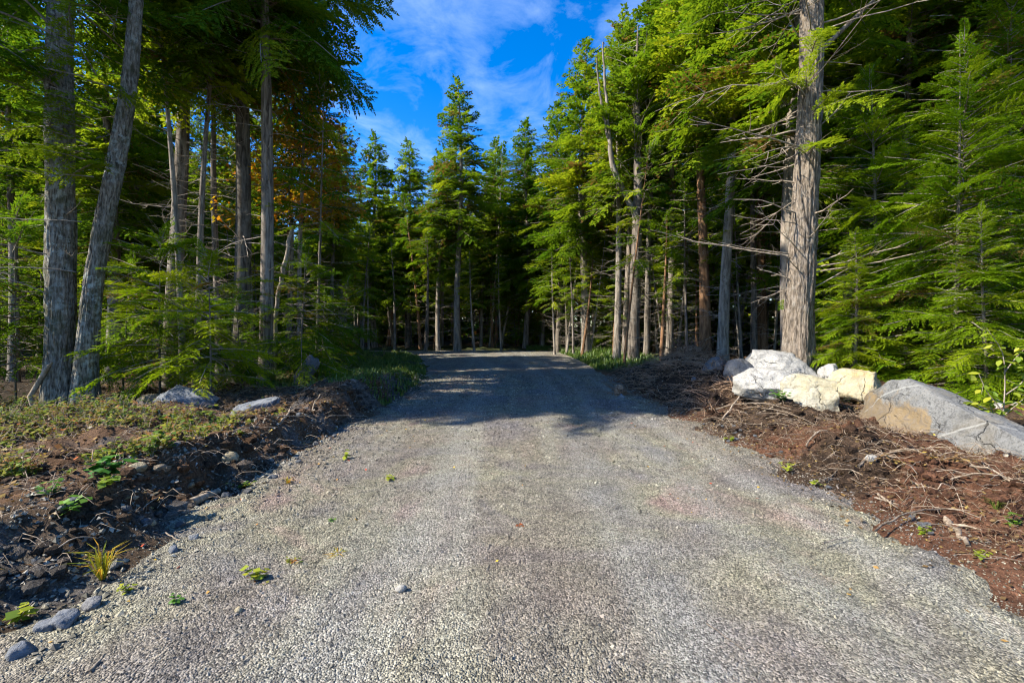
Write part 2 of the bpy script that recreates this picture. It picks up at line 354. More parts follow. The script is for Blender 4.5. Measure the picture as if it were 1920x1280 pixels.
# ------------------------------------------------------------------ land form
def road_c(y): return 0.25 - 1.9 * sstep(14, 33, y)
def road_w(y): return 3.0 + 1.7 * sstep(11, 32, y)
def road_in(x, y):
    """metres inside (+) or outside (-) of the driveway edge"""
    a = road_w(y) - np.abs(x - road_c(y))
    end = 31.5 - y
    bend = np.minimum(np.minimum(31.5 - y, y - 26.5), 3.0 - x)      # the drive turns off to the left at the far end
    return np.maximum(np.minimum(a, end), bend)
def road_z(x, y):
    return 0.42 * sstep(9, 30, y) + 0.035 * np.cos(np.clip((x - road_c(y)) / 3.0, -1.5, 1.5))
def H(x, y):
    x = np.asarray(x, float); y = np.asarray(y, float)
    e = -road_in(x, y) + 0.24 * fbm(x * 1.5, y * 1.5, 0, 4, 3, .6)
    base = road_z(x, y)
    left = 0.27 * sstep(0.0, 0.55, e) - 0.16 * sstep(3.5, 7.0, e) + 0.10 * sstep(0.2, 0.6, e) * (1 - sstep(0.8, 1.6, e))
    right = 0.30 * sstep(0.0, 1.5, e) + 0.28 * sstep(2.2, 4.2, e) - 0.25 * sstep(7, 14, e)
    far = 0.12 * sstep(0, 1.5, e)
    near = 1 - sstep(12, 19, y)
    side = sstep(-1.0, 1.0, x)
    # right berm is highest between 8 and 14 m
    right = right + 0.50 * sstep(0.2, 1.0, e) * (1 - sstep(1.8, 3.0, e)) * sstep(8.6, 10.2, y) * (1 - sstep(14, 18, y))
    left = left + 0.13 * sstep(0.15, 0.7, e) * (1 - sstep(1.1, 2.0, e)) * sstep(7.9, 9.4, y) * (1 - sstep(11, 14, y))
    b = near * (left * (1 - side) + right * side) + (1 - near) * far
    out = sstep(0.05, 0.7, e)
    lumps = out * (0.10 * fbm(x * 1.9, y * 1.9, 0, 4, 21, 0.58) + 0.03 * fbm(x * 7, y * 7, 0, 2, 31)) + 0.18 * out * sstep(6, 20, e) * fbm(x * 0.35, y * 0.35, 0, 3, 41)
    hill = 3.0 * sstep(45, 140, np.hypot(x, y))
    return base - 0.07 * sstep(0.2, -0.6, e) * 0 - 0.06 * (1 - sstep(-0.25, 0.05, e)) + b + lumps + hill
def h1(x, y): return float(H(np.array([x]), np.array([y]))[0])
_D = np.concatenate([np.arange(1.5, 12, 0.04), np.arange(12, 60, 0.15)])
def hit(px, py):
    """where the view ray through a photo pixel meets the land"""
    X = (px - 960) / FPX * _D; Z = CAM_H - (py - HZ) / FPX * _D
    below = np.nonzero(Z <= np.maximum(H(X, _D), np.where(road_in(X, _D) > 0, road_z(X, _D), -9)))[0]
    i = below[0] if len(below) else len(_D) - 1
    return Vector((X[i], _D[i], Z[i]))
def at(px, py, d): return Vector(((px - 960) / FPX * d, d, CAM_H - (py - HZ) / FPX * d))

def grid_mesh(name, xs, ys, zf, mat, colf=None):
    X, Y = np.meshgrid(xs, ys); Z = zf(X, Y)
    V = np.stack([X, Y, Z], -1).reshape(-1, 3)
    nx, ny = len(xs), len(ys)
    i = (np.arange(ny - 1)[:, None] * nx + np.arange(nx - 1)[None, :]).ravel()
    F = np.stack([i, i + 1, i + nx + 1, i + nx], 1)
    return mesh_np(name, V, F, mat, True, cols=None if colf is None else colf(V[:, 0], V[:, 1]))
def axis(lo, hi, fine_lo, fine_hi, step, grow):
    a = list(np.arange(fine_lo, fine_hi, step)); s = step; v = a[-1]
    while v < hi: s *= grow; v += s; a.append(v)
    s = step; v = a[0]; b = []
    while v > lo: s *= grow; v -= s; b.append(v)
    return np.array(b[::-1] + a)
def ground_col(x, y):
    e = -road_in(x, y)
    n = fbm(x * 0.8, y * 0.8, 0, 3, 51); n2 = fbm(x * 2.5, y * 2.5, 0, 3, 57)
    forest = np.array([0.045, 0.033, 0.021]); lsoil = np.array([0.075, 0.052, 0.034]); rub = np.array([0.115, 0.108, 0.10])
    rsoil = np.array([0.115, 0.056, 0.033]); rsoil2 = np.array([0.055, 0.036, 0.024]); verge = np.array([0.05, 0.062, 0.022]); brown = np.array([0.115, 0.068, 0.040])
    def mixc(a, b, f): return a * (1 - f[:, None]) + b * f[:, None]
    L = mixc(np.broadcast_to(lsoil, (len(x), 3)), brown, sstep(-0.1, 0.5, n))
    L = mixc(L, rub, sstep(0.05, 0.5, n2 + 0.7 * (1 - sstep(0.1, 0.9, e)) - 0.35) * 0.7)
    Rr = mixc(np.broadcast_to(rsoil, (len(x), 3)), rsoil2, sstep(-0.1, 0.5, n))
    c = mixc(L, Rr, sstep(-1, 1, x))
    c = mixc(c, np.array([0.045, 0.033, 0.024]), sstep(0, 1, x) * sstep(7.6, 9.0, y + .6 * n) * sstep(0, .3, e) * .9)  # shade on the farther right berm painted into the soil colour
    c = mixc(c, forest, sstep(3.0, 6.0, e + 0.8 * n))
    vg = (1 - sstep(4.5, 7, e)) * np.where(x < 0, sstep(11.5, 13.5, y), sstep(16, 19, y)) 
    c = mixc(c, verge, np.clip(vg, 0, 1) * 0.9)
    return c
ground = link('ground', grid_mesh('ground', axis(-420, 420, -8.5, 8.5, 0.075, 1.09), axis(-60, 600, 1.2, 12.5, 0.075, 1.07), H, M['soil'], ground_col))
tag(ground, 'brown woodland soil with berms either side of the drive', 'ground', kind='structure')

def drive_z(x, y):
    s = road_in(x, y) + 0.34 * fbm(x * 1.1, y * 1.1, 0, 5, 61, .6)
    rut = -0.03 * (np.exp(-((x - road_c(y) - 0.95) / 0.33) ** 2) + np.exp(-((x - road_c(y) + 1.0) / 0.33) ** 2)) * (1 - sstep(14, 20, y))
    rut = rut - 0.022 * np.exp(-((x - 2.15 - 0.10 * (y - 3)) / 0.2) ** 2) * (1 - sstep(5, 8, y))
    return road_z(x, y) + rut + 0.012 * fbm(x * 1.7, y * 1.7, 0, 3, 71) + 0.006 * fbm(x * 9, y * 9, 0, 2, 75) - 0.16 * (1 - sstep(-0.45, 0.18, s))
def tracks(x, y):
    w = 0.16 * fbm(y * .35, 0 * y, 0, 2, 12)
    return np.clip(sum(a * np.exp(-((x - road_c(y) - c - w) / s_) ** 2) for c, s_, a in ((-1.05, .3, .8), (.62, .26, .9), (1.5, .2, .8), (2.25, .16, .7))), 0, 1)
drive = link('driveway', grid_mesh('driveway', axis(-17, 5, -3.6, 3.8, 0.06, 1.12), axis(-12, 32.5, 1.2, 9, 0.06, 1.05), drive_z, M['gravel'], lambda x, y: np.repeat(tracks(x, y)[:, None], 3, 1)))
tag(drive, 'grey gravel driveway running from the foreground into the woods', 'driveway', kind='structure')

# ------------------------------------------------------------------ foliage templates
def spray(rng, L, W, d, wid=0.30):
    """flat hemlock spray along +x: main axis, side twigs, needle-bearing twiglets as small rhombs. -> (n,4,3)"""
    out = []
    droop = rng.uniform(0.10, 0.34)
    def axz(x): return 0.03 * L * math.sin(x * 5 / L) - droop * L * (x / L) ** 2
    for x in np.arange(0.16 * L, L * 0.985, d * 0.95):
        for side in (-1, 1):
            t = x / L
            l = W * (1.2 * t ** 0.35 * (1 - t) ** 0.62 + 0.07) * rng.uniform(0.62, 1.18)
            ang = side * (R(rng.uniform(42, 66)) - R(14) * t)
            ss = np.arange(d * 0.25, l, d * 0.55)
            if len(ss) == 0: ss = np.array([d * 0.2])
            tilt = rng.uniform(-0.42, 0.12)
            curve = -0.35 * ss ** 2 / max(W, 0.05)
            bx = x + rng.uniform(-.3, .3) * d + ss * math.cos(ang); by = ss * math.sin(ang); bz = axz(x) + tilt * ss + curve
            B = np.stack([bx, by, bz], 1)
            for sg in (-1, 1):
                n = len(ss)
                a = ang + sg * (R(38) + rng.uniform(-.22, .22, n)); ln = d * (1.12 - 0.55 * ss / l) * rng.uniform(0.75, 1.2, n)
                D = np.stack([np.cos(a), np.sin(a), tilt * 0.6 + rng.uniform(-.38, .16, n)], 1)
                P = np.stack([-np.sin(a), np.cos(a), rng.uniform(-.55, .55, n)], 1) * (wid * 0.5 * d)
                M_ = B + D * (ln * 0.5)[:, None]
                out.append(np.stack([B, M_ + P, B + D * ln[:, None], M_ - P], 1))
            e = B[-1]; D = np.array([math.cos(ang), math.sin(ang), tilt - 0.3]) * d * 1.1; P = np.array([-math.sin(ang), math.cos(ang), 0.1]) * wid * .5 * d
            out.append(np.stack([e, e + D * .5 + P, e + D, e + D * .5 - P])[None])
    return np.concatenate(out)
def spray_set(rng, Ls, d, wfac=0.36, var=3, wid=0.30):
    return {L: [spray(rng, L, L * wfac * rng.uniform(0.85, 1.15), d, wid) for _ in range(var)] for L in Ls}
LS = (0.45, 0.8, 1.2, 1.7, 2.3, 3.0, 3.9)
_r = np.random.default_rng(3)
SPR_FAR = spray_set(_r, LS, 0.17, 0.42, 4, 0.52)
SPR_MID = spray_set(_r, LS, 0.105, 0.38, 3, 0.42)
SPR_NEAR = spray_set(_r, LS[:5], 0.066, 0.38, 3, 0.36)

def rot_z(a): c, s = math.cos(a), math.sin(a); return np.array([[c, -s, 0], [s, c, 0], [0, 0, 1.0]])
def rot_y(a): c, s = math.cos(a), math.sin(a); return np.array([[c, 0, s], [0, 1, 0], [-s, 0, c]])
def rot_x(a): c, s = math.cos(a), math.sin(a); return np.array([[1, 0, 0], [0, c, -s], [0, s, c]])

class Crown:
    def __init__(s): s.Q, s.T, s.wood = [], [], Geo()
    def branch(s, rng, base, az, pitch, L, tset, tint, wood_r=None, roll=None, sides=3):
        keys = list(tset.keys()); k = min(keys, key=lambda q: abs(q - L)); sc = L / k
        q = tset[k][rng.integers(len(tset[k]))] * sc
        Rm = rot_z(az) @ rot_y(-pitch) @ rot_x(rng.normal(0, .35) if roll is None else roll)
        if rng.random() < .5: q = q * np.array([1, -1, 1])
        Q = q.reshape(-1, 3) @ Rm.T + base
        s.Q.append(Q.reshape(-1, 4, 3))
        s.T.append(np.clip(tint + rng.normal(0, 0.13, len(q)), 0, 1))
        xs = np.linspace(0, 0.93, 5) * L
        P = np.stack([xs, np.zeros(5), -0.13 * L * (xs / L) ** 2], 1) @ Rm.T + base
        r0 = wood_r or 0.007 + 0.008 * L
        s.wood.tube(P, np.linspace(r0, r0 * 0.22, 5), sides)
    def meshes(s, name, leaf, bark):
        Q = np.concatenate(s.Q); n = len(Q)
        cm = mesh_np(name + '_crown', Q.reshape(-1, 3), np.arange(n * 4).reshape(-1, 4), leaf, False, {'tint': np.concatenate(s.T)})
        return cm, s.wood.mesh(name + '_branches', bark)

def conifer(seed, Ht, zb, Lmax, nbr, tset, power=0.75, thin=1.0, low=0.55, lead=True, wob=0.12):
    """(crown, branches, trunk radius fn, centre fn) of one hemlock"""
    rng = np.random.default_rng(seed); c = Crown()
    ph = rng.uniform(0, 6.28, 4)
    def ctr(z): 
        z = np.asarray(z, float)
        return np.stack([wob * (np.sin(z * .35 + ph[0]) - math.sin(ph[0])) , wob * (np.sin(z * .29 + ph[1]) - math.sin(ph[1])), z], -1)
    az = rng.uniform(0, 6.28)
    for i in range(nbr):
        u = ((i + rng.random()) / nbr) ** 0.95
        z = zb + (Ht - 0.25 - zb) * u
        L = Lmax * ((1 - u) ** power * (low + (1 - low) * min(1, u / 0.22)) ) * rng.uniform(0.6, 1.18) + 0.28
        az += 2.4 + rng.normal(0, 0.5)
        pitch = R(-9 + 40 * u + rng.normal(0, 12))
        if rng.random() > thin: continue
        tint = np.clip(0.46 + rng.normal(0, 0.24), 0, 1)
        c.branch(rng, ctr(z), az, pitch, L, tset, tint)
    for k in range(5):
        c.branch(rng, ctr(Ht - 0.55 + 0.1 * k), rng.uniform(0, 6.28), R(70), 0.5, tset, 0.5)
    return c, ctr

def trunk_mesh(name, ctr, Ht, r0, mat, sides=10, rows=26, flare=0.35, top=0.06, rough=0.03, seed=0):
    z = Ht * np.linspace(0, 1, rows) ** 1.35
    r = r0 * ((1 - z / Ht) ** 0.8 * (1 - top) + top) * (1 + flare * np.exp(-z / (r0 * 2.2)))
    an = np.arange(sides) * 2 * np.pi / sides
    C = ctr(z)
    rr = r[:, None] * (1 + rough * fbm(np.cos(an)[None, :] * 2 + seed, np.sin(an)[None, :] * 2, z[:, None] * 0.6, 3, 9))
    V = np.stack([C[:, 0:1] + rr * np.cos(an), C[:, 1:2] + rr * np.sin(an), np.repeat(z[:, None], sides, 1)], -1)
    V[0, :, 2] -= 0.5
    i = np.arange(rows - 1)[:, None] * sides; j = np.arange(sides)[None, :]; j2 = (j + 1) % sides
    F = np.stack([i + j, i + j2, i + sides + j2, i + sides + j], -1).reshape(-1, 4)
    return mesh_np(name, V.reshape(-1, 3), F, mat, True)

def dead_branch(g, rng, base, az, pitch, L, r0, sides=3, forks=3, curl=0.25):
    k = 7; s = np.linspace(0, 1, k)
    bend = rng.uniform(-curl, curl); lift = rng.uniform(-0.35, 0.30)
    a = az + bend * s * 2 + rng.normal(0, 0.08, k)
    p = pitch + lift * s * 1.6 + rng.normal(0, 0.07, k)
    st = np.stack([np.cos(a) * np.cos(p), np.sin(a) * np.cos(p), np.sin(p)], 1) * (L / (k - 1))
    P = np.vstack([[0, 0, 0], np.cumsum(st[:-1], 0)]) + base
    g.tube(P, r0 * np.linspace(1, 0.25, k), sides)
    for f in range(forks):
        i = rng.integers(2, k - 1); l2 = L * rng.uniform(0.15, 0.42) * (1.2 - s[i])
        sgn = 1 if rng.random() < .5 else -1
        aa = a[i] + sgn * rng.uniform(.5, 1.0); pp = p[i] + rng.uniform(-.5, .35)
        q = np.linspace(0, 1, 4)
        D = np.stack([np.cos(aa + sgn * -.3 * q) * np.cos(pp), np.sin(aa + sgn * -.3 * q) * np.cos(pp), np.sin(pp + .3 * q)], 1) * (l2 / 3)
        P2 = np.vstack([[0, 0, 0], np.cumsum(D[:-1], 0)]) + P[i]
        g.tube(P2, r0 * 0.45 * np.linspace(1, 0.35, 4), 3)
def dead_set(seed, ctr, z0, z1, n, lmin, lmax, r=0.012, forks=3):
    g = Geo(); rng = np.random.default_rng(seed)
    for i in range(n):
        z = rng.uniform(z0, z1)
        dead_branch(g, rng, ctr(z), rng.uniform(0, 6.28), R(rng.normal(4, 14)), rng.uniform(lmin, lmax), r * rng.uniform(.7, 1.4), 3, forks)
    return g

# prototypes: (crown mesh, branch mesh, trunk mesh maker, dead mesh, height)
PROTO = {}
def make_proto(key, seed, Ht, zbf, Lmax, nbr, tset, dead_n, leaf='needles', **kw):
    zb = Ht * zbf
    c, ctr = conifer(seed, Ht, zb, Lmax, nbr, tset, **kw)
    cm, wm = c.meshes(key, M[leaf], M['dead_wood'])
    dm = dead_set(seed + 7, ctr, Ht * 0.06, zb + 0.25 * (Ht - zb), dead_n, 0.5, min(2.4, Lmax), 0.012 if Ht > 8 else 0.007).mesh(key + '_dead', M['dead_wood']) if dead_n else None
    PROTO[key] = dict(crown=cm, branches=wm, dead=dm, ctr=ctr, H=Ht, trunks={})
make_proto('full', 101, 18, 0.22, 3.0, 215, SPR_FAR, 26, power=0.62, low=0.8)
make_proto('tall', 102, 18, 0.34, 2.8, 170, SPR_FAR, 40, power=0.6, low=0.75)
make_proto('thin', 103, 18, 0.46, 2.7, 120, SPR_FAR, 70, thin=0.85, power=0.55)
make_proto('bare', 104, 18, 0.60, 2.3, 115, SPR_FAR, 70, power=0.55)
make_proto('spire', 105, 18, 0.40, 2.9, 165, SPR_FAR, 46, power=0.75, low=0.7)
make_proto('great', 106, 20, 0.44, 3.9, 145, SPR_MID, 34, power=0.6, low=0.75)
make_proto('wall', 107, 9, 0.02, 2.6, 180, SPR_NEAR, 12, leaf='sunlit_needles', power=0.7, low=0.85)
make_proto('sapling', 108, 4.2, 0.17, 1.75, 58, SPR_NEAR, 14, leaf='needles', power=0.4, low=0.8, thin=0.8, wob=0.2)
make_proto('pole', 109, 8, 0.45, 1.3, 42, SPR_MID, 34, thin=0.8)

def tree(name, key, loc, Ht, dia, label, group=None, bark='bark', rz=None, lean=(0, 0), cat='tree', dead=True, cscale=1.0, leaf=None):
    P = PROTO[key]; s = Ht / P['H']
    o = empty(name, loc, RNG.uniform(0, 6.28) if rz is None else rz)
    o.rotation_euler = (lean[0], lean[1], o.rotation_euler[2])
    o.scale = (s, s, s); tag(o, label, cat, group)
    tk = (bark, 1)
    if tk not in P['trunks']: P['trunks'][tk] = trunk_mesh(key + '_trunk', P['ctr'], P['H'], 0.2 * P['H'] / 18, M[bark])
    t = link('trunk', P['trunks'][tk], o)
    f = dia / (2 * 0.2 * P['H'] / 18 * s); t.scale = (f, f, 1)
    link('crown', P['crown'], o).scale = (cscale, cscale, 1)
    link('branches', P['branches'], o).scale = (cscale, cscale, 1)
    if dead and P['dead']: link('dead_branches', P['dead'], o)
    return o
def tree_px(name, key, px, d, py_top, wpx, label, **kw):
    """tree standing d metres out under photo column px, its tip at photo row py_top, its trunk wpx photo pixels thick"""
    x = (px - 960) / FPX * d; z = h1(x, d)
    Ht = CAM_H + (HZ - py_top) / FPX * d - z
    return tree(name, key, (x, d, z - 0.05), Ht, wpx / FPX * d * math.cos(math.atan((px - 960) / FPX)), label, **kw)

# ------------------------------------------------------------------ the large trunks close by
def big_trunk(name, pts, rad, mat, parent, seed, sides=84, rows=230, ridge=0.035, freq=7.0, flare=0.5, flute=5):
    """furrowed trunk along a path of local points, with real bark relief and root flare"""
    pts = np.array(pts, float); cum = np.concatenate([[0], np.cumsum(np.linalg.norm(np.diff(pts, axis=0), axis=1))])
    s = np.linspace(0, cum[-1], rows)
    C = np.stack([np.interp(s, cum, pts[:, k]) for k in range(3)], 1)
    ker = np.ones(17) / 17
    for k in range(2):
        pad = np.pad(C[:, k], 8, mode='edge'); C[:, k] = np.convolve(pad, ker, 'valid')
    r = np.interp(s, cum, rad)
    an = np.arange(sides) * 2 * np.pi / sides; ca, sa = np.cos(an)[None], np.sin(an)[None]; S = s[:, None]
    fur = np.abs(fbm(ca * freq, sa * freq, S * 1.5, 3, seed)); fur = np.clip(fur * 1.8, 0, 1)
    fur2 = fbm(ca * freq * 2.5, sa * freq * 2.5, S * 6, 2, seed + 5)
    fl = np.exp(-S / 0.6) * flare * (1 + 0.45 * np.cos(an * flute + seed)[None])
    big = 0.05 * fbm(ca * 1.3, sa * 1.3, S * 0.7, 2, seed + 9)
    rr = r[:, None] * (1 + fl + big) + ridge * (fur - 0.5) + ridge * 0.35 * fur2
    V = np.stack([C[:, 0:1] + rr * ca, C[:, 1:2] + rr * sa, np.repeat(C[:, 2:3], sides, 1)], -1)
    V[0, :, 2] -= 0.4
    i = np.arange(rows - 1)[:, None] * sides; j = np.arange(sides)[None]; j2 = (j + 1) % sides
    F = np.stack([i + j, i + j2, i + sides + j2, i + sides + j], -1).reshape(-1, 4)
    return link(name, mesh_np(name, V.reshape(-1, 3), F, mat, True), parent)

# right pine ---------------------------------------------------------
D0 = 10.0
b = at(1497, 700, D0); b.z = h1(b.x, b.y)
pine = empty('pine_tree', b); tag(pine, 'big straight pine with sunlit grey brown bark behind the white boulders', 'tree')
def rel(px, py, d, o): v = at(px, py, d) - o; return (v.x, v.y, v.z)
big_trunk('trunk', [(0, 0, 0), rel(1497, 600, D0, b), rel(1506, 450, D0, b), rel(1514, 300, D0, b), rel(1521, 150, D0, b), rel(1522, 0, D0, b), rel(1520, -400, D0, b), rel(1518, -800, D0, b)],
          [0.29, 0.27, 0.25, 0.235, 0.22, 0.205, 0.17, 0.07], M['pine_bark'], pine, 3, flare=0.45, ridge=0.03, freq=6.5)
prng = np.random.default_rng(77)
for k in range(64):
    py = prng.uniform(-150, 560); px = np.interp(py, [0, 300, 600], [1522, 1514, 1497])
    a = prng.uniform(0, 6.28) if prng.random() < .5 else R(prng.choice([170, 185, 200, 160, 20, -10, 215, 330]) + prng.normal(0, 8))
    pg = Geo(); dead_branch(pg, prng, np.array(rel(px, py, D0, b)), a, R(prng.normal(6, 12)), prng.uniform(0.9, 3.4), prng.uniform(.012, .026), 4, 6, 0.2)
    link('dead_branch', pg.mesh('dead_branch', M['pale_dead']), pine)
lg = Geo()                                                              # two living limbs near the top of the view
for (p0, p1, p2, r0) in (((1522, 110), (1575, 60), (1650, -10), 0.07), ((1520, 20), (1490, -60), (1450, -160), 0.05), ((1524, 40), (1512, 0), (1496, -40), 0.035)):
    A, B_, C_ = (np.array(rel(*p, D0 - 0.1 * i, b)) for i, p in enumerate((p0, p1, p2)))
    s = np.linspace(0, 1, 9)[:, None]; lg = Geo()
    lg.tube((1 - s) ** 2 * A + 2 * s * (1 - s) * B_ + s ** 2 * C_, np.linspace(r0, r0 * .45, 9), 7)
    link('limb', lg.mesh('limb', M['pine_bark']), pine)
cr = Crown(); crng = np.random.default_rng(78)
for k in range(70):
    z = crng.uniform(9.5, 17); cr.branch(crng, np.array([0.25, 0, z]), crng.uniform(0, 6.28), R(crng.normal(8, 10)), crng.uniform(1.5, 3.9) * (1.2 - (z - 9.5) / 9), SPR_MID, 0.45)
for k in range(9):                                                      # a few live sprays low on the stem
    z = crng.uniform(4.3, 7.2); cr.branch(crng, np.array([0.15, -0.1, z]), R(crng.uniform(175, 300)), R(crng.normal(4, 8)), crng.uniform(0.8, 1.7), SPR_NEAR, 0.7)
cm, wm = cr.meshes('pine', M['needles'], M['dead_wood']); link('crown', cm, pine); link('branches', wm, pine)

# left twin-stemmed maple --------------------------------------------
D1 = 8.85
b1 = at(130, 760, D1); b1.z = h1(b1.x, b1.y)
maple = empty('maple_tree', b1); tag(maple, 'lichen covered twin stemmed tree rising behind the weeds beside the drive', 'tree')
big_trunk('trunk', [rel(112, 775, D1, b1), rel(114, 600, D1, b1), rel(114, 420, D1, b1), rel(112, 250, D1, b1), rel(112, 100, D1, b1), rel(116, -60, D1, b1), rel(112, -300, D1, b1), rel(112, -520, D1, b1)],
          [0.23, 0.215, 0.215, 0.205, 0.195, 0.18, 0.14, 0.05], M['maple_bark'], maple, 21, flare=0.42, ridge=0.028, freq=6.0)
big_trunk('trunk', [rel(158, 770, D1 - .1, b1), rel(162, 660, D1 - .1, b1), rel(176, 520, D1, b1), rel(192, 430, D1, b1), rel(222, 290, D1, b1), rel(245, 150, D1, b1), rel(256, 0, D1, b1), rel(268, -300, D1, b1)],
          [0.175, 0.16, 0.15, 0.148, 0.14, 0.125, 0.10, 0.04], M['maple_bark'], maple, 33, flare=0.40, ridge=0.022, freq=5.0)
lg = Geo(); lr = np.random.default_rng(5)
A = np.array(rel(82, 740, D1, b1)); B_ = np.array(rel(88, 690, D1 - .3, b1)); C_ = np.array(rel(136, 680, D1 - .45, b1))
lg.tube([np.array(rel(70, 785, D1 - .25, b1)), A + [0, -.25, 0], B_, B_ + [.15, -.05, .12]], [0.05, 0.045, .04, .012], 6)
link('root', lg.mesh('root', M['pale_dead']), maple)
lg = Geo()
for k in range(22):
    z = lr.uniform(1.0, 9); dead_branch(lg, lr, np.array([-.2 if k % 2 else .12 + max(0, z - 3) * .18, 0, z]), lr.uniform(0, 6.28), R(lr.normal(8, 15)), lr.uniform(.5, 1.8), .014, 3, 4)
link('dead_branches', lg.mesh('dead_branches', M['dead_wood']), maple)
# broken tops and a leafy crown far above
cr = Crown()
for k in range(46):
    z = lr.uniform(6.0, 12.5); cr.branch(lr, np.array([-.1, 0, z]), lr.uniform(0, 6.28), R(lr.normal(10, 14)), lr.uniform(1.2, 3.2), SPR_MID, 0.5)
for k in range(26):  # low sprays with sunlight put into their brighter tint
    z = lr.uniform(4.4, 7.2); cr.branch(lr, np.array([lr.uniform(-.3, 1.0), -.25, z]), R(lr.uniform(180, 375)), R(lr.normal(0, 10)), lr.uniform(.7, 1.7), SPR_NEAR, 0.85)
cm, wm = cr.meshes('maple', M['needles'], M['dead_wood']); link('crown', cm, maple); link('branches', wm, maple)

# ------------------------------------------------------------------ trees one can tell apart
T = tree_px
T('hemlock_tree', 'spire', 858, 30, 150, 14, 'tall pale trunked conifer standing alone against the sky at the end of the drive', bark='pale_bark', rz=0.4)
T('hemlock_tree', 'spire', 822, 31, 285, 9, 'slim conifer just beside the tall pale trunked one at the drive end', bark='pale_bark')
T('hemlock_tree', 'full', 766, 34, 262, 10, 'pointed hemlock second from the tall conifer with sky either side of its tip', bark='bark')
T('hemlock_tree', 'full', 703, 34, 250, 12, 'pointed hemlock with dense crown between the yellow leaved tree and its slimmer neighbour', bark='bark')
T('hemlock_tree', 'tall', 640, 27, 235, 12, 'dark hemlock with layered top beneath the overhanging branch against the sky', bark='bark')
T('hemlock_tree', 'tall', 607, 21, 275, 9, 'slim grey hemlock leaning a little at the edge of the grass verge', bark='pale_bark', lean=(0, 0.05))
T('hemlock_tree', 'full', 930, 36, 262, 10, 'low pointed hemlock directly behind the tall pale trunked conifer', bark='bark')
T('hemlock_tree', 'full', 985, 33, 225, 11, 'hemlock with sunlit yellow green crown at the middle of the far tree line', bark='bark')
T('hemlock_tree', 'full', 1045, 29, 190, 11, 'broad sunlit hemlock stepping up from the low point of the tree line', bark='bark')
T('hemlock_tree', 'tall', 1098, 25, 72, 18, 'tall hemlock with straight pale trunk rising from the bright grass strip', bark='pale_bark')
T('hemlock_tree', 'thin', 1156, 21, 45, 15, 'leaning pale stemmed conifer next to the dark forked tree', bark='pale_bark', lean=(0, -0.03))
T('hemlock_tree', 'thin', 1172, 23, 20, 13, 'slender grey conifer hidden partly by the leaning pale stem', bark='bark')
T('hemlock_tree', 'bare', 1212, 22, -30, 12, 'bent pale stem just beyond the dark forked tree', bark='pale_bark', lean=(0.02, -0.05))
T('hemlock_tree', 'thin', 1322, 18, -150, 24, 'brown barked conifer with rough stem close behind the root tangle', bark='red_bark')
T('hemlock_tree', 'thin', 1355, 16.5, -230, 24, 'straight grey conifer between the root tangle and the dark boulder', bark='pale_bark')
T('hemlock_tree', 'bare', 1413, 18, -120, 14, 'thin dark conifer left of the big pine above the dark boulder', bark='bark')
T('hemlock_tree', 'tall', 1430, 19, -200, 20, 'patchy barked conifer seen just beside the big sunlit pine', bark='red_bark')
T('hemlock_tree', 'tall', 1484, 13.5, -350, 40, 'shaded conifer standing directly behind the big sunlit pine', bark='bark')
T('hemlock_tree', 'thin', 1255, 21, -80, 15, 'hemlock with deep green crown filling the sky beside the dark forked tree', bark='bark')
# unseen tall tree added outside the view so its high crown shades the drive
for (x_, y_, k_, h_, l_) in ((-14.6, 5.9, 'bare', 20.0, 'tall bare stemmed hemlock added out of view to shade the drive'),):
    tree('hemlock_tree', k_, (x_, y_, h1(x_, y_) - .05), h_, .32, l_)
# left group
T('hemlock_tree', 'great', 447, 12.5, -760, 37, 'stout hemlock with furrowed trunk, thickest of the close pair beyond the grey boulder', bark='bark', rz=0.7)
T('hemlock_tree', 'bare', 470, 12.9, -300, 24, 'thinner grey stem touching the stout furrowed hemlock', bark='pale_bark')
T('hemlock_tree', 'great', 497, 11.6, -760, 29, 'hemlock whose long leafy limb reaches out over the sky above the drive', bark='bark', rz=-1.2, cscale=0.86)
T('hemlock_tree', 'bare', 320, 12.2, -520, 38, 'broad dark trunk in deep shade above the blue grey boulder', bark='bark')
T('hemlock_tree', 'bare', 345, 11.3, -200, 15, 'slim pale stem in front of the broad dark trunk', bark='pale_bark', lean=(0, -0.06))
T('hemlock_tree', 'bare', 368, 11.8, -200, 17, 'slim shaded stem next to the pale one above the blue grey boulder', bark='bark', lean=(0, -0.05))
T('hemlock_tree', 'bare', 412, 13.5, -150, 17, 'narrow brown trunk between the slim stems and the stout hemlock', bark='bark')
T('hemlock_tree', 'pole', 592, 13.0, 150, 7, 'thin pale leaning pole stem beside the angular rock', bark='pale_bark', lean=(0.02, -0.09))
T('hemlock_tree', 'thin', 540, 17, 60, 13, 'hemlock with grey trunk behind the broken snag', bark='bark')
T('hemlock_tree', 'thin', 622, 20, 290, 10, 'young hemlock with smooth grey trunk next to the grass verge', bark='pale_bark')
T('hemlock_tree', 'thin', 25, 13.5, -40, 26, 'shaded hemlock at the very edge of the picture beyond the twin stemmed tree', bark='bark')
T('hemlock_tree', 'tall', 210, 13.8, 10, 34, 'leafy hemlock in the gap behind the twin stemmed tree', bark='bark', rz=2.5)
T('hemlock_tree', 'full', 265, 16, 20, 20, 'dark full hemlock deep behind the slim stems and the grey boulder', bark='bark')

